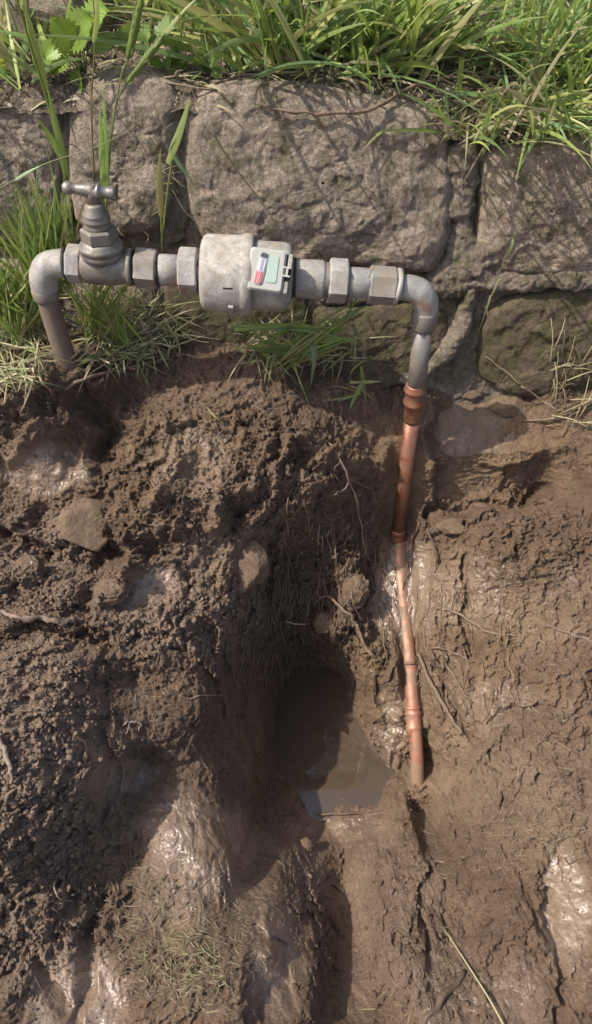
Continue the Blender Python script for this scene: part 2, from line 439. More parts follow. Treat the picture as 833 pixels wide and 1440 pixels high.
sol = np.linalg.solve(np.block([[K, Pm], [Pm.T, np.zeros((3, 3))]]), np.concatenate([CD, np.zeros(3)]))
gx = np.linspace(-1.1, 1.1, 221); gv = np.linspace(-1.25, .45, 171)
GX, GV = np.meshgrid(gx, gv, indexing='ij'); q = np.stack([GX.ravel(), GV.ravel()], 1)
GD = (tps_k(((q[:, None] - CXY[None]) ** 2).sum(-1)) @ sol[:n] + sol[n] + q @ sol[n + 1:]).reshape(GX.shape)
def baseD(x, v):
    fx = np.clip((x - gx[0]) / (gx[1] - gx[0]), 1, len(gx) - 3.001); fv = np.clip((v - gv[0]) / (gv[1] - gv[0]), 1, len(gv) - 3.001)
    i = fx.astype(int); j = fv.astype(int); a = fx - i; b = fv - j
    def w(t): return [(-t + 2 * t * t - t ** 3) / 2, (2 - 5 * t * t + 3 * t ** 3) / 2, (t + 4 * t * t - 3 * t ** 3) / 2, (-t * t + t ** 3) / 2]
    wa, wb = w(a), w(b); s = 0
    for k in range(4):
        for l in range(4): s = s + wa[k] * wb[l] * GD[i + k - 1, j + l - 1]
    return s
def axis(lo, f0, f1, hi, fine, coarse):
    return np.concatenate([np.arange(lo, f0, coarse), np.arange(f0, f1, fine), np.arange(f1, hi + coarse, coarse)])
ax_x = axis(-1.0, -.56, .56, 1.0, .00145, .012)
ax_v = axis(-1.12, -.68, .265, .38, .00145, .010)
X, V_ = np.meshgrid(ax_x, ax_v, indexing='ij'); nx, nv = X.shape
X = X.ravel(); V_ = V_.ravel()
D0 = baseD(X, V_)
PXs = CX + F * X / D0; PYs = CY - F * V_ / D0
def blob(px, py, rx, ry, rot=0.0, soft=1.0):
    c, s = math.cos(rot), math.sin(rot); a = PXs - px; b = PYs - py
    r = np.sqrt(((a * c + b * s) / rx) ** 2 + ((-a * s + b * c) / ry) ** 2)
    return 1 - sstep(1 - 0.45 * soft, 1 + 0.45 * soft, r)
def blobs(L):
    m = np.zeros_like(X)
    for t in L: m = np.maximum(m, blob(*t[:4], *(t[4:5] or (0,))) * (t[5] if len(t) > 5 else 1))
    return m
P3 = np.stack([X, V_, D0], 1)
warp = np.stack([fbm(P3 + 5, .05, 3), fbm(P3 + 9.7, .05, 3)], 1)
fw = np.stack([fbm(P3 + 88, .014, 3), fbm(P3 + 99, .014, 3)], 1)
wob = 26 * fbm(P3 + 3.1, .06, 4)                     # makes mask edges ragged
PXs = PXs + wob; PYs = PYs + 26 * fbm(P3 + 7.9, .06, 4)
wet = blobs([(565,830,45,80),(295,1190,100,62,.5),(385,1330,36,90),(350,1240,40,50),(115,1400,66,70),(790,1270,32,90),(205,825,50,28,-.5),(60,660,60,32),(180,1090,45,22),(270,650,60,55,.9,.5),
             (660,830,70,55,0,.6),(600,1000,60,110,0,.35),(700,990,50,40,0,.6),(500,1300,25,120,0,.5),(620,1380,50,70,0,.4),(550,1030,18,60),(480,1160,70,25,0,.8),(720,1390,40,60,0,.5),(760,860,70,70,0,.35),(260,1260,60,40,0,.45)])
clay = blobs([(640,640,190,60),(560,850,70,110),(680,880,110,120),(600,1060,60,90),(250,650,90,70),(60,650,70,50),(350,800,50,60),(520,960,50,90),(530,660,70,50),(450,1060,90,60),(180,700,60,60,0,.7),(780,1250,60,120,0,.5)])
crumb = blobs([(60,1060,120,190),(50,1260,110,140),(250,870,150,70),(120,800,150,90),(300,680,150,70),(60,900,110,60),(360,660,90,70),(560,1260,60,130,0,.8),(470,830,80,90),(420,1230,26,60),(620,1150,80,50,0,.7),(320,620,150,50,0,.8),(30,560,60,40),(760,1180,80,60,0,.5),(740,760,90,50,0,.5),(200,740,70,60,0,.5),(600,1340,120,110,0,.7),(420,1320,50,90,0,.6),(700,1260,70,90,0,.4)])
dry = blobs([(60,1060,110,180),(50,1280,90,120,0,.8),(260,860,120,60,0,.8),(60,800,80,80,0,.6),(320,780,70,60,0,.55),(350,700,90,40,0,.5),(560,1260,60,120,0,.45),(430,1210,26,50,0,.8),(700,1120,140,80,0,.35)])
shelf = blobs([(660,600,200,40)])
crumb = crumb * (1 - 0.9 * wet)
rough = np.clip(0.35 + crumb - 0.6 * wet, 0.08, 1.2)
trench = blobs([(430,900,110,130),(470,760,60,60)])
wx = X + .026 * warp[:, 0] + .007 * fw[:, 0]; wv = V_ + .026 * warp[:, 1] + .007 * fw[:, 1]
h = np.zeros_like(X)
h += .016 * fbm(P3 + 1.3, .13, 4) * (1 - .7 * shelf)
h += .011 * fbm(P3 + 21, .045, 5, .55, ridged=True) * rough * (1 - .6 * shelf)
wp = P3.copy(); wp[:, :2] += .02 * warp
hack = fbm(wp + 61, .026, 5, .68, ridged=True)
cwp = P3.copy(); cwp[:, :2] += .05 * warp + .012 * fw; cwp[:, 0] *= 1.5; cwp[:, 1] *= .75
churn = fbm(cwp + 140, .055, 5, .6, ridged=True)
h += .026 * churn * np.clip(blobs([(700,920,170,200),(600,1250,190,150),(720,1330,150,140),(300,1300,190,130,0,.8),(690,760,160,60)]) + .15, 0, 1) * (1 - .75 * wet) * (1 - shelf)
h += (.017 * hack + .006 * np.abs(fbm(wp + 77, .012, 4, .7))) * np.clip(.85 + .5 * crumb - .72 * wet - .35 * shelf, .10, 1.3)
for sc, amp, seed in ((.062, .019, 0.0), (.028, .0085, 3.3), (.0125, .0038, 8.1), (.0062, .0018, 14.2)):
    f1, f2, idr = worley(wx + seed, wv - seed, sc)
    lump = np.sqrt(np.clip(1 - (f1 / .72) ** 2, 0, 1)) * (.25 + idr)
    k = crumb if sc > .02 else np.clip(crumb + .22 - .5 * wet, 0, 1)
    h += amp * (lump - .45) * k
h += .011 * fbm(P3 + 45, .06, 3) * (1 - .5 * shelf)
h += .0042 * fbm(P3 * np.array([1, 1, .6], np.float32) + 31, .014, 4, .6) * (rough + .12)
# cracked sticky mud: narrow dark clefts between cakes
f1, f2, idr = worley(wx * 1.25 + 2.2, wv * .8, .055)
cleft = 1 - sstep(0.0, .13, f2 - f1)
h -= .012 * cleft * np.clip(1.6 * fbm(P3 + 71, .12, 3) + .25, 0, 1) * np.clip(blobs([(570,1280,90,140),(700,1180,140,80)]) + .15, 0, 1) * (1 - .85 * blobs([(560,830,30,60)]))
# root-like furrows running down the right slope and combed fibres in the back wall of the hole
stre = fbm(np.stack([X / .012 + 3 * warp[:, 0], V_ / .085, D0 * 3], 1), 1.0, 4, .6, ridged=True)
h += .0075 * stre * (blobs([(450,800,75,110),(400,900,90,70)]) + .7 * blobs([(690,930,120,130),(280,1230,120,120),(520,1000,40,100)]))
h += .0035 * fbm(np.stack([(X + .55 * V_) / .010, (V_ - .55 * X) / .05, D0 * 3], 1), 1.0, 3, .6, ridged=True) * blobs([(780,780,130,160),(690,680,130,30)])

def seg_feature(pts, w, amp, prof='ridge'):
    """raised rib (amp>0) or furrow (amp<0) of half-width w px along a polyline of photo pixels"""
    global h
    best = np.full(X.shape, 1e9)
    pts = [(p[0], p[1]) for p in pts]
    for (x0, y0), (x1, y1) in zip(pts[:-1], pts[1:]):
        dx, dy = x1 - x0, y1 - y0; L = dx * dx + dy * dy
        t = np.clip(((PXs - x0) * dx + (PYs - y0) * dy) / L, 0, 1)
        best = np.minimum(best, np.hypot(PXs - x0 - t * dx, PYs - y0 - t * dy))
    q = np.clip(1 - best / w, 0, 1)
    h += amp * (q * q * (3 - 2 * q) if prof == 'ridge' else q)
for a in (
 ([(0,585),(60,560),(110,540),(160,535)],26,.022), ([(20,640),(60,600),(110,585)],22,.016), ([(120,560),(160,600),(150,640)],30,-.045),
 ([(60,780),(110,800),(160,770)],26,-.03), ([(10,755),(60,775)],24,-.04), ([(150,905),(60,885),(0,900)],20,-.035),
 ([(240,600),(235,650),(200,700)],12,-.014), ([(235,590),(250,650),(200,760),(150,820)],26,.012),
 ([(400,610),(380,680),(330,740)],18,-.028), ([(330,660),(300,740)],20,.022), ([(440,640),(400,700),(370,760),(380,850)],22,-.03),
 ([(330,790),(320,860),(310,930)],24,.03), ([(250,880),(310,940),(330,1000)],20,.02),
 ([(480,780),(500,830),(470,880)],30,.028), ([(470,880),(520,920)],16,.02),
 ([(380,660),(440,690),(500,700)],22,.025),
 ([(596,930),(600,1000),(612,1090)],13,-.020), ([(520,760),(515,850),(545,920),(530,990)],12,-.02),
 ([(655,790),(645,860),(665,930)],11,-.022), ([(615,940),(640,1000),(665,1040)],12,-.024), ([(600,900),(640,985),(680,1060)],9,.012),
 ([(690,1010),(720,1000),(760,985)],10,-.016), ([(670,1060),(700,1090)],9,-.014),
 ([(596,1180),(592,1260),(600,1350)],12,-.032), ([(535,1210),(545,1290),(590,1340)],8,-.018), ([(640,1180),(620,1240)],8,-.012),
 ([(782,1440),(790,1330),(760,1260)],14,-.022), ([(700,1180),(760,1300)],8,-.012),
 ([(300,1160),(330,1230)],14,.010), ([(200,1180),(190,1260),(160,1320)],18,-.006), ([(105,1440),(130,1330),(150,1260)],16,-.022),
 ([(60,1350),(90,1420)],14,-.018), ([(360,1290),(400,1340),(405,1400)],10,-.014), ([(380,1260),(375,1330)],12,.012),
 ([(620,655),(700,650),(760,640),(800,630)],8,.010), ([(600,714),(660,714),(730,706),(780,694)],13,-.034), ([(600,740),(640,735),(680,720)],14,.018),
 ([(440,1190),(432,1260),(445,1330)],16,.010), ([(560,648),(640,650),(720,648),(790,640)],42,.022,'tent'), ([(475,640),(520,650),(560,648)],30,.012,'tent'), ([(548,1165),(560,1180),(620,1170)],14,.014),
 ([(150,970),(160,1060),(150,1130)],16,-.02), ([(380,1147),(440,1155),(525,1149)],9,.006),
): seg_feature(*a)
for px, py, r, a in ((452,1148,12,.008),(478,1138,9,.009),(505,1150,14,.008),(532,1122,13,.010),(408,1128,12,.009),(545,1070,14,.010),(340,735,30,-.03),(180,800,22,.015),(45,810,28,.026),(150,840,24,.024),(265,815,26,-.03),(300,845,20,.02),(100,640,30,-.02),(430,625,20,-.02),
                     (385,640,26,.02),(340,690,24,.02),(250,740,26,.018),(60,730,30,-.03),(540,650,24,.012),(585,1200,26,.016),(570,1290,28,.016),(620,1310,24,-.012),
                     (470,960,30,-.02),(520,890,22,.02),(555,1010,14,.014),(690,1110,30,.012),(740,1160,40,.012)):
    q = np.clip(1 - np.hypot(PXs - px, PYs - py) / r, 0, 1); h += a * q * q * (3 - 2 * q)
h *= 1.0
h -= (.020 * blobs([(690,628,118,70)]) + .024 * blobs([(690,676,112,34)])) * sstep(600, 618, PXs)
fade = sstep(1.0, .85, np.abs(X)) * sstep(-1.12, -.95, V_)
h *= fade
Dn = D0 - h
# keep the mud just off the buried copper run so streaks of metal show, and clear of the bare lengths
PIPE_LO = [(559,748,1.488),(563,800,1.468),(567,850,1.452),(573,900,1.436),(577,935,1.420),(582,1010,1.405),(586,1060,1.402),(587,1120,1.408)]
pp = [P(*t) for t in PIPE_LO]; pc = [toxvd(p) for p in pp]
for (a, b) in zip(pc[:-1], pc[1:]):
    dx, dv = b[0] - a[0], b[1] - a[1]; L = dx * dx + dv * dv
    t = ((X - a[0]) * dx + (V_ - a[1]) * dv) / L; tc = np.clip(t, 0, 1)
    dist = np.hypot(X - a[0] - tc * dx, V_ - a[1] - tc * dv)
    cd = a[2] + tc * (b[2] - a[2]); py = CY - F * a[1] / a[2]
    if py < 930: lim = cd - .0095 + .0094 * sstep(855, 940, CY - F * V_ / Dn); soft = .020
    else: lim = cd + .002; soft = .030
    if py < 930: # mud creeps over it
        tgt = lim - .0075 * fbm(P3 * np.array([1, .35, 1], np.float32) + 40, .012, 3) + .5 * np.maximum(dist - .010, 0)
        w = sstep(soft + .012, soft - .012, dist)
        Dn = Dn * (1 - w) + tgt * w
    elif py < 1100:
        w = sstep(soft, .014, dist); Dn = Dn * (1 - w) + np.maximum(Dn, lim) * w
# the shelf stays behind the upright copper pipe
dpl = .99 / (.695 + .719 * V_ / Dn); pyl = CY - F * V_ / Dn
xl = (np.interp(pyl, [545, 757], [584, 559]) - CX) / F * dpl
w = sstep(.045, .020, np.abs(X - xl)) * sstep(765, 735, pyl) * sstep(520, 545, pyl)
Dn = Dn * (1 - w) + np.maximum(Dn, dpl + .010) * w
# mud packed round the foot of the copper run
w = 1 - sstep(.020, .060, np.hypot(X - toxvd(P(588, 1134, 1.40))[0], V_ - toxvd(P(588, 1134, 1.40))[1]) * (1 + .5 * fbm(P3 + 66, .03, 3)))
Dn = Dn * (1 - w) + np.minimum(Dn, 1.380 - .012 * fbm(P3 + 33, .02, 4)) * w
lat = .005 * np.stack([fbm(P3 + 50, .02, 3), fbm(P3 + 60, .02, 3)], 1) * rough[:, None] * fade[:, None]
Dn -= .016 * (fbm(P3 + 17, .03, 4) - .05) * blobs([(450,1140,130,34),(545,1050,34,80)])
Xd = X + lat[:, 0]; Vd = V_ + lat[:, 1]
TV = CAM + Dn[:, None] * FWD + Vd[:, None] * UP; TV[:, 0] += Xd
tf = grid_faces(nx, nv)[:, ::-1]
reg = np.stack([clay, wet, dry], 1)
ground = obj('ground', mesh_np('ground', TV, tf, True, {'region': reg}), M_mud)
ground['kind'] = 'structure'
T_crumb, T_dry = crumb, dry

# surrounding lower ground out to the horizon
def ring():
    xs = [-90, -20, -4, -1.6, -.985, .985, 1.6, 4, 20, 90]; ys = [-90, -20, -4, -1.5, -1.25, -.75, -.2, .05, .3]
    mb = MB(); V = [(x, y, float(prof_z(y)) - .004) for x in xs for y in ys]; m = len(ys); Fc = []
    for i in range(len(xs) - 1):
        for j in range(m - 1):
            if i == 4 and j >= 4: continue
            Fc.append((i * m + j, (i + 1) * m + j, (i + 1) * m + j + 1, i * m + j + 1))
    mb.add(V, Fc, (0.1, 0.1, 0.1)); return mb.build('lower_ground', M_bank, kind='structure')
ring()

# ------------------------------------------------------------------ bank above the wall
def bank_edge(x): return np.interp(x, [-2, -.45, -.15, .15, .35, .5, 2], [.45, .435, .43, .405, .38, .375, .37])
bx = np.linspace(-1.3, 1.3, 420); by = np.concatenate([np.linspace(.082, .75, 150), np.linspace(.77, 2.2, 30)])
BX, BY = np.meshgrid(bx, by, indexing='ij'); bp = np.stack([BX.ravel(), BY.ravel(), 0 * BX.ravel()], 1)
bz = bank_edge(bp[:, 0]) + .26 * (bp[:, 1] - .075) + .016 * fbm(bp, .12, 5) + .012 * fbm(bp + 4, .025, 4, ridged=True) - .02 * sstep(.105, .085, bp[:, 1])
bp[:, 2] = bz
bank = obj('bank', mesh_np('bank', bp, grid_faces(*BX.shape)[:, ::-1], True), M_bank, kind='structure')
mb = MB(); ys = [.08, 2.1, 8, 90]; zs = [.38, .90, 1.6, 2.2]
for x0, x1 in ((-90, -1.28), (1.28, 90)):
    V = [(x, y, z) for x in (x0, x1) for y, z in zip(ys, zs)]
    mb.add(V, [(j, j + 4, j + 5, j + 1) for j in range(3)])
mb.add([(x, y, z) for x in (-1.28, 1.28) for y, z in zip(ys[1:], zs[1:])], [(j, j + 3, j + 4, j + 1) for j in range(2)])
mb.build('upper_ground', M_bank, kind='structure')

# ------------------------------------------------------------------ stone wall
wall = mkthing('stone_wall', PW(416, 545), 'low rough sandstone retaining wall with mortar joints behind the pipework', 'wall')
wo = np.array(wall.location)
def stone(poly, mtl, bulge=.03, seed=0, na=220, nr=70, name='stone', rough=1.0, edge=.10, lift=.0):
    pts = np.array([PW(*p) for p in poly]); c = pts.mean(0); pts = c + (pts - c) * 1.025
    ln = pts - c; nrm = np.array([0, -1, BAT]); nrm /= np.linalg.norm(nrm)
    ex = np.array([1.0, 0, 0]); ez = np.cross(ex, nrm) * 1.0; ez = ez if ez[2] > 0 else -ez
    A = ln @ ex; B = ln @ ez
    # rounded closed outline
    P2 = []
    m = len(A)
    for i in range(m):
        p0, p1, p2, p3 = [np.array([A[(i + k) % m], B[(i + k) % m]]) for k in (-1, 0, 1, 2)]
        for j in range(12):
            t = j / 12
            cr = 0.5 * (2 * p1 + (p2 - p0) * t + (2 * p0 - 5 * p1 + 4 * p2 - p3) * t * t + (3 * p1 - p0 - 3 * p2 + p3) * t ** 3)
            P2.append(.55 * cr + .45 * (p1 + (p2 - p1) * t))
    P2 = np.array(P2); s = np.concatenate([[0], np.cumsum(np.linalg.norm(np.diff(np.vstack([P2, P2[:1]]), axis=0), axis=1))])
    tt = np.linspace(0, s[-1], na, endpoint=False)
    O = np.stack([np.interp(tt, s, np.append(P2[:, k], P2[0, k])) for k in (0, 1)], 1)
    rr = np.concatenate([np.linspace(0.012, .86, nr), np.linspace(.88, 1.0, 22), np.full(8, 1.0)])
    dep = np.concatenate([np.zeros(nr), np.linspace(0, 1, 22) ** 2.2 * .022, .022 + np.linspace(.01, edge, 8)])
    U = rr[:, None, None] * O[None]; U = U.reshape(-1, 2)
    dd = np.repeat(dep, na); r1 = np.repeat(rr, na)
    Vv = c + U[:, :1] * ex + U[:, 1:] * ez
    q = Vv + seed * 3.7
    hh = bulge * (1 - r1 ** 5) * .42 - dd
    n1 = fbm(q, .16, 3, .5); n2 = fbm(q + 9, .035, 5, .55); n3 = fbm(q + 5, .012, 4, .6)
    f1, f2, idr = worley(q[:, 0] + .035 * n2, q[:, 2] + .035 * fbm(q + 2, .05, 3), .085)
    f1b, f2b, idb = worley(q[:, 0] + .02 * n2 + 4, q[:, 2] + .02 * n1, .034)
    hh += rough * (.013 * n1 + .0044 * n2 + .0016 * n3 + .010 * (idr - .5) * sstep(0, .35, f2 - f1) + .0045 * (idb - .5) * sstep(0, .3, f2b - f1b))
    Vv = Vv + nrm * (hh + lift)[:, None] + .004 * rough * n2[:, None] * ex
    a = grid_faces(len(rr), na, wrap=True)
    me = mesh_np(name, Vv - wo, a, True)
    # close the tiny centre hole
    o = obj(name, me, mtl, wall); return o
stone([(-75,132),(20,128),(84,140),(91,215),(84,290),(60,335),(-75,350)], M_stone, .03, 1)
stone([(98,130),(128,108),(200,100),(247,112),(260,150),(252,215),(240,290),(215,325),(150,335),(105,312),(97,240)], M_stone, .045, 2, lift=.004)
stone([(266,140),(300,118),(400,120),(490,132),(592,152),(630,190),(637,260),(633,330),(612,380),(540,378),(400,362),(300,345),(266,300),(260,210)], M_stone, .045, 3, 320, 110, lift=.012)
stone([(678,225),(700,198),(780,188),(900,182),(935,300),(920,384),(760,388),(692,380),(668,350),(674,290)], M_stone2, .04, 4, 260, 90, lift=.004)
stone([(668,480),(682,440),(730,412),(830,402),(930,402),(940,500),(925,550),(840,556),(720,556),(674,530)], M_stone_moss, .035, 5, 240, 80)
stone([(440,440),(520,430),(600,425),(637,448),(628,490),(592,530),(500,556),(440,540)], M_stone_moss, .03, 6)
stone([(232,380),(330,378),(432,398),(434,470),(430,530),(300,540),(236,520)], M_stone_moss, .02, 7)
stone([(-75,372),(60,362),(215,376),(222,440),(222,520),(60,530),(-75,520)], M_stone, .02, 8)
stone([(-90,150),(-90,345),(-330,350),(-420,250),(-330,150)], M_stone2, .03, 9, 120, 40)
stone([(955,210),(1230,200),(1300,300),(1230,385),(955,385)], M_stone, .03, 10, 120, 40)
stone([(960,405),(1230,400),(1280,480),(1230,560),(960,556)], M_stone, .03, 11, 120, 40)
stone([(-95,372),(-95,520),(-330,520),(-400,440),(-330,370)], M_stone, .03, 12, 120, 40)
mx = np.concatenate([np.linspace(-1.5, -.52, 60), np.linspace(-.515, .515, 620), np.linspace(.52, 1.5, 60)]); mz = np.linspace(-.3, .44, 400)
MX, MZ = np.meshgrid(mx, mz, indexing='ij'); mp = np.stack([MX.ravel(), WY + BAT * MZ.ravel() + .009, MZ.ravel()], 1)
mp[:, 2] = np.where(mp[:, 2] > bank_edge(mp[:, 0]) - .012, bank_edge(mp[:, 0]) - .012, mp[:, 2])
rid = np.zeros(len(mp))
for pts, wd, am in (([(606,398),(650,392),(700,396),(760,392),(860,388)], .013, .024), ([(652,205),(650,290),(652,395)], .017, .024), ([(640,385),(660,372)], .03, .03),
                    ([(662,405),(652,450),(632,490),(600,516),(566,530)], .010, .026), ([(470,410),(560,405),(620,400)], .014, .012),
                    ([(255,140),(250,240),(242,330)], .012, .008), ([(92,150),(90,300)], .012, .010)):
    w3 = [PW(*p) for p in pts]; best = np.full(len(mp), 9.0)
    for a, b in zip(w3[:-1], w3[1:]):
        dx, dz = b[0] - a[0], b[2] - a[2]; t = np.clip(((mp[:, 0] - a[0]) * dx + (mp[:, 2] - a[2]) * dz) / (dx * dx + dz * dz), 0, 1)
        best = np.minimum(best, np.hypot(mp[:, 0] - a[0] - t * dx, mp[:, 2] - a[2] - t * dz))
    wd2 = wd * (1 + 1.1 * fbm(mp + 2, .045, 4))
    rid = np.maximum(rid, am * np.clip(1 - (best / wd2 / 1.5) ** 2, 0, 1) ** .35)
mp[:, 1] -= rid + .012 * fbm(mp, .05, 4) + .004 * fbm(mp + 3, .012, 4)
obj('mortar', mesh_np('mortar', mp - wo, grid_faces(*MX.shape), True), M_mortar, wall)
mb = MB(); mb.add([(x, y, z) for x in (-1.5, 1.5) for y, z in ((.10, .33), (.34, .33), (.34, -.3), (.10, -.3))], [(0, 1, 5, 4), (1, 2, 6, 5), (2, 3, 7, 6), (0, 3, 2, 1), (4, 5, 6, 7)])
mb.build('rubble_core', M_mortar, wall)
# muddy stone footing that the wall stands on, right of the copper pipe
fx = np.linspace(.10, .50, 330); prof = [(.085,-.030)] + [(.07 - .095 * t, -.040 - .066 * t) for t in np.linspace(0, 1, 60)] + [(-.028,-.1085),(-.031,-.113),(-.033,-.119)] + [(-.034 - .012 * t, -.122 - .12 * t) for t in np.linspace(0, 1, 80)]
prof = np.array(prof); FX, PI_ = np.meshgrid(fx, np.arange(len(prof)), indexing='ij'); fp = np.stack([FX.ravel(), prof[PI_.ravel(), 0], prof[PI_.ravel(), 1]], 1)
endt = sstep(.095, .16, fp[:, 0] + .02 * fbm(fp, .05, 3)) * sstep(.50, .40, fp[:, 0]); fp[:, 1] += .05 * (1 - endt); fp[:, 2] -= .05 * (1 - endt)
nn_ = .009 * fbm(fp, .09, 4) + .0050 * fbm(fp * [1, 1, 2.2] + 3, .028, 5, .62, ridged=True) * np.where(fp[:, 2] < -.112, 1.5, .35) + .002 * fbm(fp + 8, .012, 4)
fp[:, 1] -= nn_ * .8 - .001; fp[:, 2] += nn_ * .6 + .004
footing = obj('stone_footing', mesh_np('stone_footing', fp - fp[0], grid_faces(*FX.shape), True, {'region': np.stack([.6 + .3 * fbm(fp, .06, 3), np.where(fp[:, 2] > -.115, .45, .15), 0 * fp[:, 0]], 1)}), M_mud)
footing.location = fp[0]; tag(footing, 'muddy stone ledge at the wall foot right of the copper pipe', 'stone footing')
bpy.context.view_layer.update()

# ------------------------------------------------------------------ ray casts onto what is built
SURF = [ground, bank, footing] + [o for o in wall.children if o.name.startswith(('stone', 'mortar'))]
def hit(px, py, only=None):
    d = P(px, py, 1.0) - CAM; d = Vector(d).normalized(); best = None; bn = None
    for o in (only or SURF):
        off = o.matrix_world.translation
        ok, loc, nr, _ = o.ray_cast(Vector(CAM) - off, d)
        if ok:
            t = (loc + off - Vector(CAM)).length
            if best is None or t < best: best = t; bn = nr
    if best is None: return PY(px, py, .3), np.array([0, -.6, .8])
    return CAM + best * np.array(d), np.array(bn)
def drape(pts, lift=.003, only=None):
    out = []
    for p in pts:
        q, nr = hit(p[0], p[1], only); l = p[2] if len(p) > 2 else lift
        out.append(q - FWD * l)
    return out
def down(x, y, o=bank):
    off = o.matrix_world.translation
    ok, loc, nr, _ = o.ray_cast(Vector((x, y, 3)) - off, Vector((0, 0, -1)))
    return (np.array(loc + off) if ok else np.array([x, y, .45]))

# ================================================================== PIPEWORK
YA = -.06
A = lambda px, py: PY(px, py, YA)
pipe = mkthing('water_pipework', A(340, 545), 'grey water meter and stop tap on steel pipe joined to copper pipe', 'pipework')
def hexnut(name, a, b, r, m, rot=.3, chamf=.0025, parent=None):
    L = np.linalg.norm(np.array(b) - np.array(a)); mb = MB()
    lathe(mb, a, b, [(0, r * .9), (chamf, r), (L - chamf, r), (L, r * .9)], 6, smooth=False, rot=rot)
    return mb.build(name, m, parent or pipe)
def bar(name, a, b, prof, m, n=36, parent=None, smooth=True):
    L = np.linalg.norm(np.array(b) - np.array(a)); mb = MB()
    lathe(mb, a, b, [(t * L, r) for t, r in prof], n, smooth=smooth); return mb.build(name, m, parent or pipe)
# left elbow + riser
def elbow(name, pts, rads, m):
    mb = MB(); tube(mb, pts, rads, 28, k=8); return mb.build(name, m, pipe)
elbow('elbow', [A(94, 370), A(80, 371), A(67, 376), A(62, 390), A(63, 406), A(65, 417)], [.0195, .0195, .0205, .0205, .019, .0165], M_galv)
bar('elbow_collar', A(62, 404), A(67, 420), [(0, .0185), (.15, .0195), (.8, .0195), (1, .0175)], M_galvpipe)
mb = MB(); tube(mb, [A(65, 412), A(77, 455), A(95, 510), A(107, 548)], [.0155, .0155, .0155, .0155], 28, k=6); mb.build('riser_pipe', M_pipe_mud, pipe)
# stop tap
bar('gasket', A(91, 370), A(95, 370), [(0, .0215), (1, .0215)], M_dark)
hexnut('union_nut', A(95, 370), A(117, 372), .0265, M_galv, .1)
valve = bar('stop_valve', A(114, 372), A(187, 376), [(0, .020), (.06, .024), (.3, .0265), (.55, .0265), (.8, .024), (.9, .0225), (.93, .026), (1, .026)], M_bronze)
B0 = A(147, 372); B1 = A(128, 262); bd = B1 - B0; BL = np.linalg.norm(bd)
mb = MB()
lathe(mb, B0, B1, [(0, .024), (.012, .025), (.014, .0300), (.020, .0305), (.023, .0285), (.024, .0305), (.030, .030), (.033, .0245), (.036, .0245)], 36)
bonnet = mb.build('bonnet', M_bronze, valve)
mb = MB(); lathe(mb, B0 + bd / BL * .035, B1, [(0, .0235), (.003, .025), (.017, .025), (.020, .022)], 6, smooth=False, rot=.25); mb.build('bonnet_nut', M_bronze, valve)
mb = MB(); lathe(mb, B0 + bd / BL * .054, B1, [(0, .018), (.004, .0185), (.008, .016), (.010, .0185), (.013, .019), (.016, .0165), (.018, .0175), (.021, .0175), (.024, .014), (.031, .0135), (.034, .0105)], 28); mb.build('gland', M_bronze, valve)
mb = MB(); lathe(mb, B0 + bd / BL * .086, B1, [(0, .009), (.026, .0085)], 20); mb.build('spindle', M_bronze, valve)
H0, H1 = A(87, 263), A(160, 272); mb = MB(); HL = np.linalg.norm(H1 - H0)
lathe(mb, H0, H1, [(0, .003), (.002, 0.0063), (.005, 0.0082), (.009, 0.0087), (.012, 0.0080), (.014, 0.0066), (.020, 0.0071), (.030, 0.0086), (.044, 0.0089), (.046, 0.0105), (.0475, 0.0105), (.049, 0.0074), (.060, 0.0076), (.066, 0.0091), (.071, 0.0080), (HL, 0.0025)], 32)
mb.build('tee_handle', M_handle, valve)
# nuts to the meter
bar('gasket', A(185, 376), A(190, 376), [(0, .0235), (1, .0235)], M_dark)
hexnut('union_nut', A(190, 376), A(221, 379), .0275, M_nut, .05)
bar('gasket', A(221, 379), A(224, 379), [(0, .0225), (1, .0225)], M_dark)
bar('nipple', A(224, 379), A(258, 381), [(0, .0205), (.1, .0215), (1, .0215)], M_galv)
hexnut('hex_nut', A(252, 381), A(279, 382), .0325, M_galv, .1)
bar('gasket', A(279, 382), A(286, 382), [(0, .026), (1, .026)], M_dark)
# meter
m0, m1 = A(283, 383), A(356, 387)
meter = bar('water_meter', m0, m1, [(0, .030), (.01, .043), (.05, .0492), (.12, .0522), (.75, .0526), (.80, .0540), (.84, .0560), (.97, .0560), (1, .0540), (1.001, .045)], M_meter, 64)
def box(mb, c, ax, hx, hy, hz, bev=.0, col=None):
    ex, ey, ez = ax; V = []
    c = np.array(c, float)
    if not bev:
        for sx in (-1, 1):
            for sy in (-1, 1):
                for sz in (-1, 1): V.append(c + sx * hx * ex + sy * hy * ey + sz * hz * ez)
        return mb.add(V, [(0, 1, 3, 2), (4, 6, 7, 5), (0, 4, 5, 1), (2, 3, 7, 6), (0, 2, 6, 4), (1, 5, 7, 3)], col, False)
    # rounded outline slab with a chamfered top
    k = 5; out = []
    for qx, qy, s in ((1, 1, 0), (-1, 1, 1), (-1, -1, 2), (1, -1, 3)):
        for j in range(k + 1):
            t = (s + j / k) * PI / 2; out.append((qx * (hx - bev) + bev * math.cos(t), qy * (hy - bev) + bev * math.sin(t)))
    n = len(out); ch = min(bev, hz) * .5
    for z, ins in ((-hz, 0), (hz - ch, 0), (hz, ch)):
        for a, b in out: V.append(c + a * (1 - ins / hx) * ex + b * (1 - ins / hy) * ey + z * ez)
    Fc = [(i * n + j, i * n + (j + 1) % n, (i + 1) * n + (j + 1) % n, (i + 1) * n + j) for i in range(2) for j in range(n)]
    Fc += [tuple(range(n - 1, -1, -1)), tuple(range(2 * n, 3 * n))]
    return mb.add(V, Fc, col, False)
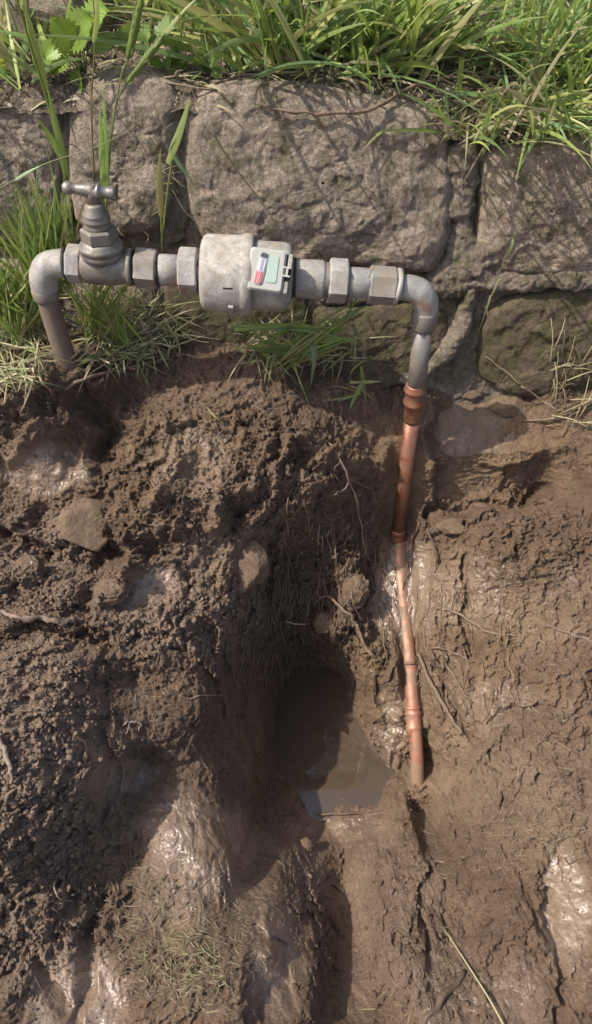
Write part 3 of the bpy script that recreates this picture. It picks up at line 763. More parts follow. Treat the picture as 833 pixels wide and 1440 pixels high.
bar('meter_chamber', A(352, 387), A(411, 391), [(0, .046), (.05, .0475), (.80, .0475), (.9, .0455), (.96, .040), (1, .030)], M_meter, 56, meter)
# rib & casting seam with bolt lug on the drum
ex0 = (m1 - m0) / np.linalg.norm(m1 - m0)
mb = MB(); nrm = np.array([0, -.80, -.60]); ey0 = np.cross(nrm, ex0)
box(mb, A(326, 386) + nrm * .0532, (ex0, ey0, nrm), .0035, .014, .0022, .001); mb.build('casting_rib', M_meter, meter)
mb = MB(); nr2 = np.array([0, -.97, .1]); box(mb, A(324, 384) + nr2 * .0528, (ex0, np.cross(nr2, ex0), nr2), .007, .0012, .0012, .0006); mb.build('casting_mark', M_dark, meter)
# register: a tilted plate facing up and out, turned a little in its plane
rn = np.array([0, -.84, .54]); rn /= np.linalg.norm(rn)
rx0 = ex0 - rn * (ex0 @ rn); rx0 /= np.linalg.norm(rx0); ry0 = np.cross(rn, rx0)
tl = R(-5); rx = rx0 * math.cos(tl) + ry0 * math.sin(tl); ry = np.cross(rn, rx)
rc = A(377, 384) + rn * .043
mb = MB(); box(mb, rc, (rx, ry, rn), .0245, .0275, .010, .005); housing = mb.build('register_housing', M_lid, meter)
def onplate(u, v, w=0): return rc + rx * u + ry * v + rn * (.0102 + w)
mb = MB(); box(mb, onplate(.0075, .002, .0002), (rx, ry, rn), .0075, .0175, .0006, .003); mb.build('green_label', M_label, housing)
sx = rx * math.cos(R(-8)) + ry * math.sin(R(-8)); sy = np.cross(rn, sx)
def slot(name, u, v, hx, hy, mtl, w, bev=.002):
    mb = MB(); box(mb, onplate(u, v, w), (sx, sy, rn), hx, hy, .0007, bev); return mb.build(name, mtl, housing)
slot('slot_frame', -.0075, .001, .0062, .0215, M_lid, .0008, .005)
slot('dark_window', -.0052, .0178, .0048, .0036, M_ink, .0017, .003)
slot('white_wheels', -.0068, .006, .0046, .0095, M_white, .0017)
slot('red_wheels', -.0092, -.0108, .0046, .0078, M_red, .0017)
def digits(name, body, u, v, size, mtl):
    cu = bpy.data.curves.new(name, 'FONT'); cu.body = body; cu.size = size; cu.align_x = 'CENTER'; cu.align_y = 'CENTER'; cu.extrude = .00015
    cu.space_line = .62
    tmp = bpy.data.objects.new('tmp', cu); COL.objects.link(tmp); bpy.context.view_layer.update()
    me = bpy.data.meshes.new_from_object(tmp); bpy.data.objects.remove(tmp)
    o = bpy.data.objects.new(name, me); me.materials.clear(); me.materials.append(mtl)
    Mx = Matrix((Vector(sx), Vector(sy), Vector(rn))).transposed().to_4x4()
    Mx.translation = Vector(onplate(u, v, .0027) - np.array(ORIG[pipe.name])); o.matrix_local = Mx
    link(o, housing); o.matrix_local = Mx
digits('black_digits', '0\n0\n0\n0', -.0066, .006, .0075, M_ink2)
digits('red_digits', '0\n0\n0', -.0092, -.0108, .0078, M_pink)
# hinge on the right of the register
mb = MB()
hc = rc + rx * .0275
for dv in (.007, -.004): box(mb, hc + ry * dv + rn * .008 - rx * .001, (rx, ry, rn), .0060, .0011, .0022, .0)
box(mb, hc + ry * .0015 + rn * .008, (rx, ry, rn), .0016, .0060, .0018, .0)
mb.build('hinge', M_lid, housing)
mb = MB()
box(mb, hc + rx * .0030 + ry * .016 + rn * .003, (rx, ry, rn), .0030, .0090, .0070, .002)
mb.build('hinge_lug', M_meter, housing)
mb = MB()
box(mb, hc + rx * .0005 - ry * .019 + rn * .000, (rx, ry, rn), .0035, .0080, .0060, .002)
mb.build('hinge_lug', M_meter, housing)
mb = MB(); box(mb, hc + rx * .001 + rn * -.001, (rx, ry, rn), .0045, .024, .006, .001); mb.build('hinge_recess', M_dark, housing)
# right of the meter
bar('gasket', A(408, 391), A(416, 391), [(0, .027), (1, .027)], M_dark)
bar('meter_tail', A(414, 391), A(456, 394), [(0, .024), (.06, .0268), (.9, .0272), (1, .0255)], M_galv)
mb = MB(); L = np.linalg.norm(A(466, 394) - A(454, 394)); lathe(mb, A(454, 394), A(466, 394), [(t / 12 * L, .0238 + (.0016 if t % 2 else 0)) for t in range(13)], 36); mb.build('thread', M_galvpipe, pipe)
hexnut('hex_nut', A(462, 394), A(489, 396), .0310, M_galv, .1)
bar('sleeve', A(489, 397), A(523, 399), [(0, .0205), (.1, .0215), (.95, .0215), (1, .020)], M_galv)
hexnut('hex_nut', A(518, 400), A(556, 403), .0270, M_nut, .1)
bar('flange_ring', A(555, 403), A(561, 404), [(0, .0255), (.2, .0265), (.9, .0265), (1, .025)], M_galv)
elbow('elbow', [A(560, 404), A(575, 405), A(590, 411), A(598, 424), A(599, 440), A(597, 450)], [.0175, .0185, .0195, .0195, .0175, .0165], M_galv)
bar('elbow_collar', A(598.5, 436), A(596, 462), [(0, .0185), (.1, .0195), (.85, .0195), (1, .0165)], M_galvpipe)
A2 = lambda px, py: PY(px, py, YA)
bar('grey_pipe', A2(596, 455), A2(584, 560), [(0, .0145), (1, .0150)], M_galvpipe)
c0, c1 = A2(585, 540), A2(580, 592); CLn = np.linalg.norm(c1 - c0)
mb = MB(); lathe(mb, c0, c1, [(0, .0155), (.001, .0160), (.006, .0158), (.009, .0182), (.012, .0184), (.015, .0156), (.030, .0152), (.034, .0178), (.037, .0180), (.040, .0152), (CLn * .9, .0145), (CLn, .0135)], 40)
mb.build('copper_coupling', M_copper, pipe)
e = A2(559, 757)
copper = bar('copper_pipe', A2(581, 580), e, [(0, .0128), (1, .0124)], M_copper, 40)
d = (e - A2(581, 580)); d /= np.linalg.norm(d)
mb = MB(); lathe(mb, e - d * .028, e, [(0, .0134), (.002, .0152), (.006, .0152), (.008, .0145), (.016, .0145), (.018, .0155), (.022, .0155), (.026, .0146), (.034, .0146)], 36); mb.build('copper_coupling', M_copper, copper)
mb = MB(); tube(mb, [P(560, 752, 1.484)] + pp[1:5], [.0128] * 5, 28, k=6); mb.c[0][:, 0] = .655; mb.build('buried_copper_pipe', M_copper_pink, pipe)
mb = MB(); tube(mb, pp[4:] , [.0125] * 4, 28, k=6)
qq = mb.v[0]; mb.c[0][:, 0] = np.interp(CY - F * ((qq - CAM) @ UP) / ((qq - CAM) @ FWD), [900, 925, 960, 1045, 1080, 1110], [.9, .75, .35, .5, .72, 1.0]); mb.build('lower_copper_pipe', M_copper_pink, pipe)
q0, q1 = P(580.2, 992, 1.4085), P(583.2, 1036, 1.4035)
L = np.linalg.norm(q1 - q0); mb = MB()
lathe(mb, q0, q1, [(0, .0125), (.002, .0150), (.004, .0150), (.006, .0138), (.010, .0138), (.012, .0152), (.015, .0152), (.018, .0140), (.034, .0140), (.037, .0153), (.041, .0153), (.044, .0140), (L, .0128)], 36)
mb.build('copper_coupling', M_copper_pink, pipe)

# ================================================================== WATER
def puddle(name, pts, z, label, m=M_water):
    w = np.array([PZ(px, py, z) for px, py in pts]); mb = MB()
    mb.add(np.vstack([w, w - [0, 0, .004]]), [tuple(range(len(w)))[::-1], tuple(range(len(w), 2 * len(w)))] + [(i, (i + 1) % len(w), (i + 1) % len(w) + len(w), i + len(w)) for i in range(len(w))], smooth=False)
    o = mb.build(name, m); tag(o, label, 'puddle'); return o
puddle('water', [(300,1010),(330,960),(380,930),(460,925),(540,950),(570,1040),(570,1110),(540,1165),(440,1172),(370,1140),(330,1090)], -.577, 'murky brown puddle reflecting sky at the bottom of the dug hole')

# ================================================================== LOOSE ROCKS AND CLODS
def rock(name, px, py, rx_, ry_, mtl, label, seed, lift=.0, rz=.8, flat_=.0, rot=0.0):
    c, nr = hit(px, py, [ground, footing]); D = (c - CAM) @ FWD; s = D / F
    nu, nv_ = 60, 40
    th = np.linspace(0, 2 * PI, nu, endpoint=False); ph = np.linspace(.0005, PI - .0005, nv_)
    PH, TH = np.meshgrid(ph, th, indexing='ij')
    q = np.stack([np.cos(TH) * np.sin(PH), np.sin(TH) * np.sin(PH), np.cos(PH)], -1).reshape(-1, 3)
    q = np.sign(q) * np.abs(q) ** .75
    q /= np.linalg.norm(q, axis=1)[:, None]; g = np.random.default_rng(seed)
    if mtl is M_rock:      # cut by random planes
        nn = g.normal(size=(16, 3)); nn /= np.linalg.norm(nn, axis=1)[:, None]; dd = g.uniform(.72, 1.0, 16)
        dt = q @ nn.T; r = np.min(np.where(dt > .05, dd / np.maximum(dt, .05), 9), 1); r = np.minimum(r, 1.15)
        r = r * (1 + .10 * fbm(q + seed, .6, 4) + .05 * fbm(q + seed, .15, 4))
    else:
        r = .8 + .34 * fbm(q + seed * 5, .8, 5, .6) + .30 * fbm(q + seed, .35, 5, .65, ridged=True)
    q = q * r[:, None]
    cr, sr = math.cos(rot), math.sin(rot)
    a = q[:, 0] * rx_ * s; b = q[:, 1] * ry_ * s; a, b = a * cr - b * sr, a * sr + b * cr
    Vv = c + a[:, None] * np.array([1, 0, 0]) + b[:, None] * UP - FWD * (q[:, 2] * rz * min(rx_, ry_) * s + lift)[:, None]
    me = mesh_np(name, Vv - c, grid_faces(nv_, nu, wrap=True), True, {'region': np.tile([.5, .1, .2], (len(Vv), 1))})
    o = obj(name, me, mtl); o.location = c; tag(o, label, 'rock' if mtl is M_rock else 'clod'); return o
rock('rock', 118, 738, 46, 40, M_rock, 'flat faced brown rock half sunk in the mud heap on the left', 1, -.012, .8, rot=-.15)
rock('rock', 716, 567, 27, 20, M_rock, 'rounded muddy stone lying on the wet shelf at the foot of the wall', 2, .006)
rock('rock', 662, 552, 20, 11, M_rock, 'small mud covered stone on the shelf left of the rounded stone', 3, .0)
rock('rock', 345, 800, 30, 40, M_rock, 'ochre topped rock poking from the left wall of the hole', 4, -.008)
rock('mud_clod', 430, 1186, 11, 12, M_mud, 'small pale clod on top of the thin ridge beside the trough', 5, .012)
rock('mud_clod', 500, 830, 19, 26, M_mud, 'lumpy clod hanging over the hole left of the buried pipe', 6, -.006)
rock('mud_clod', 455, 876, 13, 16, M_mud, 'knobbly clod on the back of the hole above the root', 7, .004)
rock('mud_clod', 42, 800, 22, 20, M_mud, 'round clod on the left heap above the pale root', 8, .006)
rock('mud_clod', 158, 832, 24, 20, M_mud, 'round clod beside the tiny pool on the left heap', 9, -.002)
rock('rock', 640, 742, 24, 12, M_rock, 'small yellowish stone in mud just below the shelf edge', 10, .003)
# rock and black net on the bank
def bank_rock(px, py, rx_, ry_, mtl, label, seed):
    c, _ = hit(px, py, [bank]); q = []
    nu, nv_ = 50, 34
    th = np.linspace(0, 2 * PI, nu, endpoint=False); ph = np.linspace(.02, PI - .02, nv_); PH, TH = np.meshgrid(ph, th, indexing='ij')
    q = np.stack([np.cos(TH) * np.sin(PH), np.sin(TH) * np.sin(PH), np.cos(PH)], -1).reshape(-1, 3); q = np.sign(q) * np.abs(q) ** .7
    q *= (1 + .22 * fbm(q + seed, .8, 4))[:, None]
    Vv = q * np.array([rx_, ry_, ry_]) * .0013
    o = obj('rock', mesh_np('rock', Vv, grid_faces(nv_, nu, wrap=True), True), mtl); o.location = c; tag(o, label, 'rock')
bank_rock(665, 62, 62, 34, M_stone2, 'tan boulder among the long grass on the bank', 3)
bank_rock(600, 22, 30, 18, M_stone, 'grey stone half hidden in grass behind the tan boulder', 6)
bank_rock(818, 60, 22, 18, M_stone, 'small pale stone in grass at the far right of the bank', 9)

# ================================================================== PLANTS
def blade(mb, p0, p1, p2, w, col, seg=7, fold=.25, side=None):
    """one grass blade on a quadratic curve: two strips with a folded midrib"""
    p0, p1, p2 = (np.array(a, float) for a in (p0, p1, p2)); V = []; Fc = []
    d = p2 - p0
    if side is None:
        side = np.cross(d, FWD + .5 * rng.normal(size=3))
    side = side / (np.linalg.norm(side) + 1e-9)
    for i in range(seg + 1):
        t = i / seg; c = (1 - t) ** 2 * p0 + 2 * t * (1 - t) * p1 + t * t * p2
        ww = w * .5 * (min(1, .55 + 1.6 * t) * (1 - t ** 2.4) + .02)
        tg = 2 * (1 - t) * (p1 - p0) + 2 * t * (p2 - p1); nn = np.cross(side, tg); nn /= np.linalg.norm(nn) + 1e-9
        V += [c - side * ww, c - nn * ww * fold, c + side * ww]
    for i in range(seg):
        a = 3 * i; Fc += [(a, a + 1, a + 4, a + 3), (a + 1, a + 2, a + 5, a + 4)]
    t = np.repeat(np.linspace(0, 1, seg + 1), 3)[:, None]
    base = (np.array(col) * .92 + .05) * (.9 + .35 * rng.random())
    c = base * (1 - t * .15) + np.array([.10, .09, .02]) * (1 - t) * .35
    return mb.add(V, Fc, c)
GREENS = [(.21, .35, .06), (.31, .45, .07), (.40, .51, .10), (.11, .23, .05), (.52, .57, .18), (.26, .41, .12), (.15, .31, .11), (.46, .44, .21)]
def gcol(): return GREENS[int(rng.integers(len(GREENS)))]
STRAW = [(.36, .30, .17), (.28, .22, .12), (.42, .37, .24), (.20, .15, .09)]
def scol(): return STRAW[int(rng.integers(len(STRAW)))]
def spray(mb, root, n, L, spread, w, lean=(0, 0), dead=.08, r0=.012, droop=.5, colf=None):
    root = np.array(root, float)
    jx, jy = rng.normal(size=2) * .2
    for _ in range(n):
        a = rng.uniform(0, 2 * PI); tilt = spread * rng.random() ** .6
        d = np.array([math.cos(a) * math.sin(tilt) + lean[0], math.sin(a) * math.sin(tilt) + lean[1], math.cos(tilt)]); d /= np.linalg.norm(d)
        l = 1.25 * L * rng.uniform(.4, 1.15); p0 = root + np.array([rng.normal() * r0, rng.normal() * r0, -.004])
        p1 = p0 + d * l * .55 + [0, 0, .05 * l]; p2 = p0 + d * l + np.array([d[0] * .15 * l, d[1] * .15 * l, -droop * l * rng.uniform(-.1, .75) * math.sin(tilt + .2)])
        col = scol() if rng.random() < dead else (colf() if colf else gcol())
        blade(mb, p0, p1, p2, w * rng.uniform(.4, 1.35), col)
def tuft(label, px, py, n, L, spread, w, name='grass_tuft', group='tufts of long grass on the bank', only=None, **kw):
    n = int(n * 1.5); kw.setdefault('r0', .034)
    c, _ = hit(px, py, only or [bank]); mb = MB(); spray(mb, c, n, L, spread, w, **kw)
    o = mb.build(name, M_grass); 
    me = o.data; co = np.empty(len(me.vertices) * 3, np.float32); me.vertices.foreach_get('co', co); co = co.reshape(-1, 3) - c; me.vertices.foreach_set('co', co.astype(np.float32).ravel()); o.location = c
    tag(o, label, 'grass tuft', group); return o
tuft('broad bladed grass tuft leaning left over the big stone', 385, 82, 75, .19, 1.15, .0095, lean=(-.35, -.10), droop=.4)
tuft('dense bright grass tuft in the middle of the bank', 455, 60, 100, .20, 1.1, .0085, lean=(0, -.08))
tuft('wide sprawling grass tuft above the long brown twig', 540, 86, 95, .18, 1.25, .009, lean=(.1, -.15), droop=.5)
tuft('grass tuft left of the tan boulder', 592, 70, 60, .16, 1.1, .007, lean=(.25, -.2))
tuft('grass tuft growing right of the tan boulder', 735, 90, 80, .17, 1.0, .007, lean=(.0, -.2))
tuft('flattened grass tuft spilling over the right hand stone', 745, 160, 75, .13, 1.35, .007, lean=(.1, -.45), droop=1.1, dead=.25)
tuft('pale grass tuft hanging at the joint between two wall stones', 655, 178, 45, .10, 1.3, .006, lean=(.1, -.4), droop=1.0, dead=.35)
tuft('grass tuft in the top right corner of the bank', 815, 110, 70, .18, 1.1, .0075, lean=(-.2, -.25))
tuft('low grass tuft on the edge at far right', 825, 175, 45, .11, 1.3, .006, lean=(-.1, -.35), droop=1.0, dead=.2)
tuft('fine upright grass tuft beside the black netting', 22, 62, 32, .17, .9, .0065, lean=(-.1, -.1))
tuft('dark grass tuft in the top left corner', 5, 100, 24, .14, 1.1, .008, lean=(-.1, -.2))
tuft('thin grass tuft above the second wall stone', 295, 50, 45, .17, 1.1, .005, lean=(-.25, -.15))
tuft('grass tuft behind the leafy weed', 215, 5, 45, .2, 1.0, .006, lean=(-.1, -.1))
# background sward behind the tufts
mb = MB()
for i in range(2600):
    x = rng.uniform(-.85, .85); y = rng.uniform(.13, .95)
    if x < -.17 and y < .31: continue
    if y < .19 and rng.random() < .5: continue
    if .2 < x < .42 and y < .30 and rng.random() < .7: continue
    c = down(x, y); a = rng.uniform(0, 2 * PI); t = rng.uniform(.1, 1.2); l = rng.uniform(.06, .20) * (.75 if y < .3 else 1.2)
    d = np.array([math.cos(a) * math.sin(t), math.sin(a) * math.sin(t) - .15, math.cos(t)])
    blade(mb, c, c + d * l * .5 + [0, 0, .02], c + d * l + [0, 0, -.5 * l * math.sin(t)], rng.uniform(.003, .008), scol() if rng.random() < .12 else gcol(), 5)
mb.build('grass', M_grass, kind='stuff')
# thin dead litter, twigs and fibres on the bank edge
mb = MB()
for i in range(900):
    x = rng.uniform(-.6, .6); y = rng.uniform(.08, .30); c = down(x, y) + [0, 0, .004]; a = rng.uniform(0, 2 * PI); l = rng.uniform(.015, .07)
    d = np.array([math.cos(a), math.sin(a), rng.uniform(-.1, .25)]); c2 = c + d * l
    c2[2] = max(c2[2], down(c2[0], c2[1])[2] + .002) if c2[1] > .08 else c[2]
    blade(mb, c, (c + c2) / 2 + [0, 0, .006], c2, rng.uniform(.001, .004), scol(), 3)
mb.build('dead_grass', M_dry, kind='stuff')

# hand-placed tall stems: root px, tip px, depth change root->tip
def stem_blade(mb, r, t, dD, w, col, bend=(0, 0), D=None, side=None, seg=9):
    q = hit(*r)[0] if D is None else P(r[0], r[1], D); D0_ = (q - CAM) @ FWD
    tip = P(t[0], t[1], D0_ + dD); mid = (q + tip) / 2 + np.array([bend[0], 0, bend[1]])
    return blade(mb, q, mid, tip, w, col, seg, side=side)
def stalk(label, pts, r, col, D, extra=None, name='grass_stalk', tipd=0):
    """one tall stem through photo pixels at a distance D, with blades or a seed head"""
    D = -.025 + (D - 1.10) * 1.0
    if pts[0][1] < 20: D = .16
    P_ = PY; base = P_(pts[0][0], pts[0][1], D); t = mkthing(name, base, label, 'grass stalk', 'tall grass stalks round the tap')
    pw = [P_(p[0], p[1], D + tipd * i / (len(pts) - 1)) for i, p in enumerate(pts)]
    mb = MB(); tube(mb, pw, [r, r * .8, r * .5], 6, col, k=5); mb.build('stem', M_grass, t)
    for (kind, a, b, w, c) in (extra or []):
        mb = MB()
        pa, pb = P_(a[0], a[1], D), P_(b[0], b[1], D + tipd)
        if kind == 'leaf': blade(mb, pa, (pa + pb) / 2 + [rng.normal() * .004, -.004, .004], pb, w * 1.3, tuple(np.array(c) * 1.25), 9, side=np.cross(pb - pa, FWD)); mb.build('leaf', M_grass, t)
        else: # tight seed head
            v = pb - pa; L = np.linalg.norm(v)
            prof = [(0, w * .2), (L * .1, w * .5), (L * .5, w * .55), (L * .85, w * .38), (L, w * .06)]
            lathe(mb, pa, pb, prof, 8, c)
            for k in range(46):
                s = rng.random() * .96; x, y, dd = frame(v); an = rng.uniform(0, 2 * PI); o_ = pa + v * s + (x * math.cos(an) + y * math.sin(an)) * w * .42
                blade(mb, o_, o_ + dd * .004 + (o_ - pa - v * s) * .35, o_ + dd * .009 + (o_ - pa - v * s) * .5, .0022, tuple(np.array(c) * rng.uniform(.7, 1.35)), 3)
            mb.build('seed_head', M_grass, t)
    return t
YG = (.24, .30, .055); LG = (.17, .29, .05)
stalk('tall green sheathed grass stem left of the tap handle rising out of frame', [(96,262),(72,160),(48,80),(18,-20)], .0024, YG, 1.10,
      [('leaf', (95,255), (66,120), .0085, LG), ('leaf', (66,130), (30,-10), .0075, YG), ('leaf', (88,225), (52,165), .0065, LG), ('leaf', (60,60), (-10,42), .005, LG)], tipd=-.02)
stalk('brown tinged thin grass stalk just right of the handle stub', [(133,262),(129,150),(134,50),(130,-15)], .0013, (.26, .20, .09), 1.11, [('leaf', (128,170), (125,110), .0035, (.3, .2, .1)), ('leaf', (132,60), (136,-10), .0055, YG)], tipd=.0)
stalk('seeding grass stalk with a long green head above the tap', [(149,300),(157,190),(170,110),(182,80)], .0014, (.27, .31, .12), 1.10,
      [('head', (180,84), (202,-14), .0085, (.2, .29, .07)), ('leaf', (146,270), (140,150), .0075, (.22, .36, .06)), ('leaf', (150,285), (146,120), .006, (.18, .33, .05))], tipd=.0)
stalk('leaning seeding grass stalk crossing behind the leafy weed', [(150,240),(160,160),(176,118),(182,112)], .0013, (.27, .31, .12), 1.12, [('head', (178,118), (234,46), .0075, (.2, .28, .08)), ('leaf', (228,56), (284,-8), .0035, (.25, .28, .1))])
stalk('red tipped bud of grass standing on the pipe right of the tap', [(228,352),(227,300),(226,250)], .0014, (.25, .3, .08), 1.08, [('leaf', (227,305), (226,208), .0085, (.22, .20, .06)), ('leaf', (226,290), (227,225), .005, (.3, .12, .06))])
stalk('arching yellow green grass stem against the second stone', [(229,330),(240,240),(255,190),(268,150)], .0014, (.26, .3, .08), 1.10, [('leaf', (236,230), (268,135), .0085, (.24, .32, .08)), ('leaf', (240,205), (275,260), .0045, (.14, .26, .12)), ('leaf', (255,180), (236,215), .004, (.24, .3, .1))])
stalk('thin pale seed stalk hanging in front of the right hand stones', [(748,290),(722,335),(697,400),(672,470)], .0009, (.26, .28, .12), 1.14,
      [('leaf', (722,335), (712,362), .003, (.25, .3, .12)), ('leaf', (700,395), (690,420), .003, (.3, .3, .15)), ('leaf', (690,415), (678,450), .003, (.3, .28, .16)), ('leaf', (683,430), (692,465), .0025, (.3, .28, .16))])
stalk('brown dead stem lying diagonally across the big wall stone', [(296,182),(330,235),(372,290),(398,332)], .0011, (.22, .18, .12), 1.10)
stalk('long straight grass stem slanting across the right of the bank', [(640,0),(700,72),(760,118),(815,152)], .0022, (.22, .3, .06), 1.24, [('leaf', (640,0), (600,-20), .004, LG)])
stalk('wispy seed stem crossing the stone left of the tap', [(-5,268),(60,232),(140,205),(190,178)], .0008, (.28, .3, .16), 1.09, [('leaf', (20,254), (60,232), .0032, (.2, .3, .15))])
# fine dry panicle near the tap
mb = MB(); c0_ = P(215, 250, 1.10)
for k in range(26):
    a = (rng.uniform(165, 262), rng.uniform(185, 330)); b = (a[0] + rng.normal() * 26, a[1] + rng.normal() * 26)
    tube(mb, [PY(*a, .0), PY((a[0] + b[0]) / 2 + rng.normal() * 4, (a[1] + b[1]) / 2 + rng.normal() * 4, -.01), PY(*b, -.015)], [.0006, .0005, .0003], 4, (.32, .28, .18), k=3)
o = mb.build('dry_seed_sprays', M_dry, kind='stuff')

# left of the tap: coarse green blades fanning up-left, and matted dead grass under
def fan(label, name, roots, tips, n, D, dD, w, cols, group):
    mb = MB(); Y0 = min(.02, hit(*roots[0])[0][1]) - .008
    for k in range(n):
        r = roots[k % len(roots)]; t = tips[k % len(tips)]
        a = (r[0] + rng.normal() * 9, r[1] + rng.normal() * 8); b = (t[0] + rng.normal() * 20, t[1] + rng.normal() * 22)
        pa, pb = PY(*a, Y0 + rng.uniform(-.02, .01)), PY(*b, Y0 + dD + rng.uniform(-.03, .02))
        blade(mb, pa, (pa + pb) / 2 + [rng.normal() * .01, rng.normal() * .01, rng.uniform(0, .02)], pb, w * rng.uniform(.5, 1.2), cols[int(rng.integers(len(cols)))], 8, side=np.cross(pb - pa, FWD + .4 * rng.normal(size=3)))
    o = mb.build(name, M_grass); tag(o, label, 'grass tuft', group); return o
GL = 'grass growing at the foot of the wall'
LGs = [(.18, .33, .05), (.27, .43, .06), (.11, .24, .05), (.36, .46, .10), (.38, .35, .16)]
fan('coarse bright grass fanning up behind the left elbow', 'grass_tuft', [(95,395),(80,410),(60,430)], [(38,255),(60,262),(20,300),(78,285),(0,320)], 115, 1.11, -.03, .006, LGs, GL)
fan('long grass blades reaching in from the left edge', 'grass_tuft', [(20,470),(-10,450),(50,450)], [(-30,350),(10,370),(40,390),(-20,400)], 90, 1.13, -.04, .006, LGs, GL)
fan('grass blades growing under the stop tap', 'grass_tuft', [(150,480),(130,470),(175,485)], [(100,390),(150,385),(125,400),(185,400),(110,430)], 80, 1.15, -.03, .0045, LGs + STRAW[:1], GL)
fan('loose green grass bent over below the water meter', 'grass_tuft', [(400,505),(430,500),(385,500)], [(335,465),(515,430),(450,440),(480,470),(420,540),(350,470),(500,480),(385,540)], 42, 1.17, -.05, .006, LGs + [(.24, .26, .1)], GL)
fan('small sprig of grass sticking from mud left of the copper coupling', 'grass_tuft', [(505,548),(500,545)], [(485,590),(515,560),(520,545),(495,575)], 9, 1.255, -.02, .007, [(.22, .3, .08), (.3, .3, .14)], GL)
mb = MB()
for k in range(6):   # long nearly level blades below the meter
    a = PY(335 + rng.normal() * 3, 460 + rng.uniform(-3, 8), -.03); b = PY(rng.uniform(430, 535), rng.uniform(462, 480), -.05)
    blade(mb, a, (a + b) / 2 + [0, 0, .012], b, .005, LGs[k % 4], 8, side=np.cross(b - a, FWD))
a, b = PY(438,482,-.03), PY(436,548,-.06); blade(mb, a, a + [.01,-.02,.0], b, .010, (.07,.14,.06), 8, side=np.array([1.,0,.3]))
a, b = PY(455,470,-.03), PY(520,428,-.03); blade(mb, a, (a+b)/2 + [0,0,.01], b, .009, (.16,.28,.06), 8, side=np.cross(b-a, FWD))
tag(mb.build('grass_tuft', M_grass), 'long level grass blades lying across the tuft below the meter', 'grass', GL)
def straw_mat(name, area, n, L, w, cols, lift, m, kind=True, only=None, sag=.01, surf=None):
    mb = MB()
    for k in range(n):
        x0, y0 = area()
        if 62 < x0 < 135 and 380 < y0 < 535: continue
        a = rng.uniform(0, 2 * PI); l = rng.uniform(*L); x1, y1 = x0 + l * math.cos(a), y0 + l * math.sin(a) * .8
        p = [hit(x0, y0, only)[0], hit((x0 + x1) / 2, (y0 + y1) / 2, only)[0], hit(x1, y1, only)[0]]
        if max(np.linalg.norm(p[0] - p[1]), np.linalg.norm(p[1] - p[2])) > .0025 * l + .012: continue
        lf = [rng.uniform(*lift) for _ in range(3)]
        blade(mb, *[q - FWD * z for q, z in zip(p, lf)], rng.uniform(*w), cols[int(rng.integers(len(cols)))], 3)
    return mb.build(name, m, kind='stuff')
def ell(cx, cy, rx_, ry_):
    def f():
        while True:
            a, b = rng.uniform(-1, 1, 2)
            if a * a + b * b < 1: return cx + a * rx_, cy + b * ry_
    return f
def multi(*fs):
    w = np.array([f[1] for f in fs], float); w /= w.sum()
    return lambda: fs[int(rng.choice(len(fs), p=w))][0]()
straw_mat('matted_grass', multi((ell(150,470,115,50),5),(ell(30,500,60,45),3),(ell(420,490,80,30),1),(ell(60,440,80,30),2)), 1500, (15, 65), (.0012, .0035), STRAW + [(.16,.2,.06),(.22,.26,.09),(.12,.17,.05)], (.004, .045), M_dry)
straw_mat('buried_straw', multi((ell(270,1340,110,85),6),(ell(760,1165,65,45),3),(ell(300,1240,120,50),2),(ell(180,1260,60,60),1.5),(ell(760,1060,80,70),1.5),(ell(600,1390,90,50),1.5),(ell(740,880,90,110),1.6),(ell(660,1180,80,60),1),(ell(820,570,30,40),.6)), 2000, (7, 30), (.0005, .0012), [(.17,.125,.08),(.12,.085,.055),(.20,.15,.095),(.10,.07,.045),(.24,.19,.115)], (-.002, .006), M_dry, only=[ground])
straw_mat('green_moss_grass', ell(262,1350,75,48), 170, (8, 30), (.0007, .0014), [(.17,.17,.07),(.2,.19,.09),(.14,.13,.06)], (.002, .012), M_dry, only=[ground])
# trailing straw at the right foot of the wall
mb = MB()
for k in range(34):
    x0, y0 = rng.uniform(770, 833), rng.uniform(500, 600); a = rng.uniform(-1.9, -1.0) if k % 2 else rng.uniform(-.6, .5); l = rng.uniform(25, 70)
    a_, b_ = drape([(x0, y0, .01), (x0 + l * math.cos(a), y0 + l * math.sin(a), .02)])
    if np.linalg.norm(a_ - b_) > .12: continue
    tube(mb, [a_, (a_ + b_) / 2 - FWD * .01 + [0, 0, .004], b_], [.0013, .001, .0006], 4, scol(), k=3)
tag(mb.build('dry_grass_tuft', M_dry), 'dry straw tuft at the right foot of the wall beside the shelf', 'grass tuft', GL)

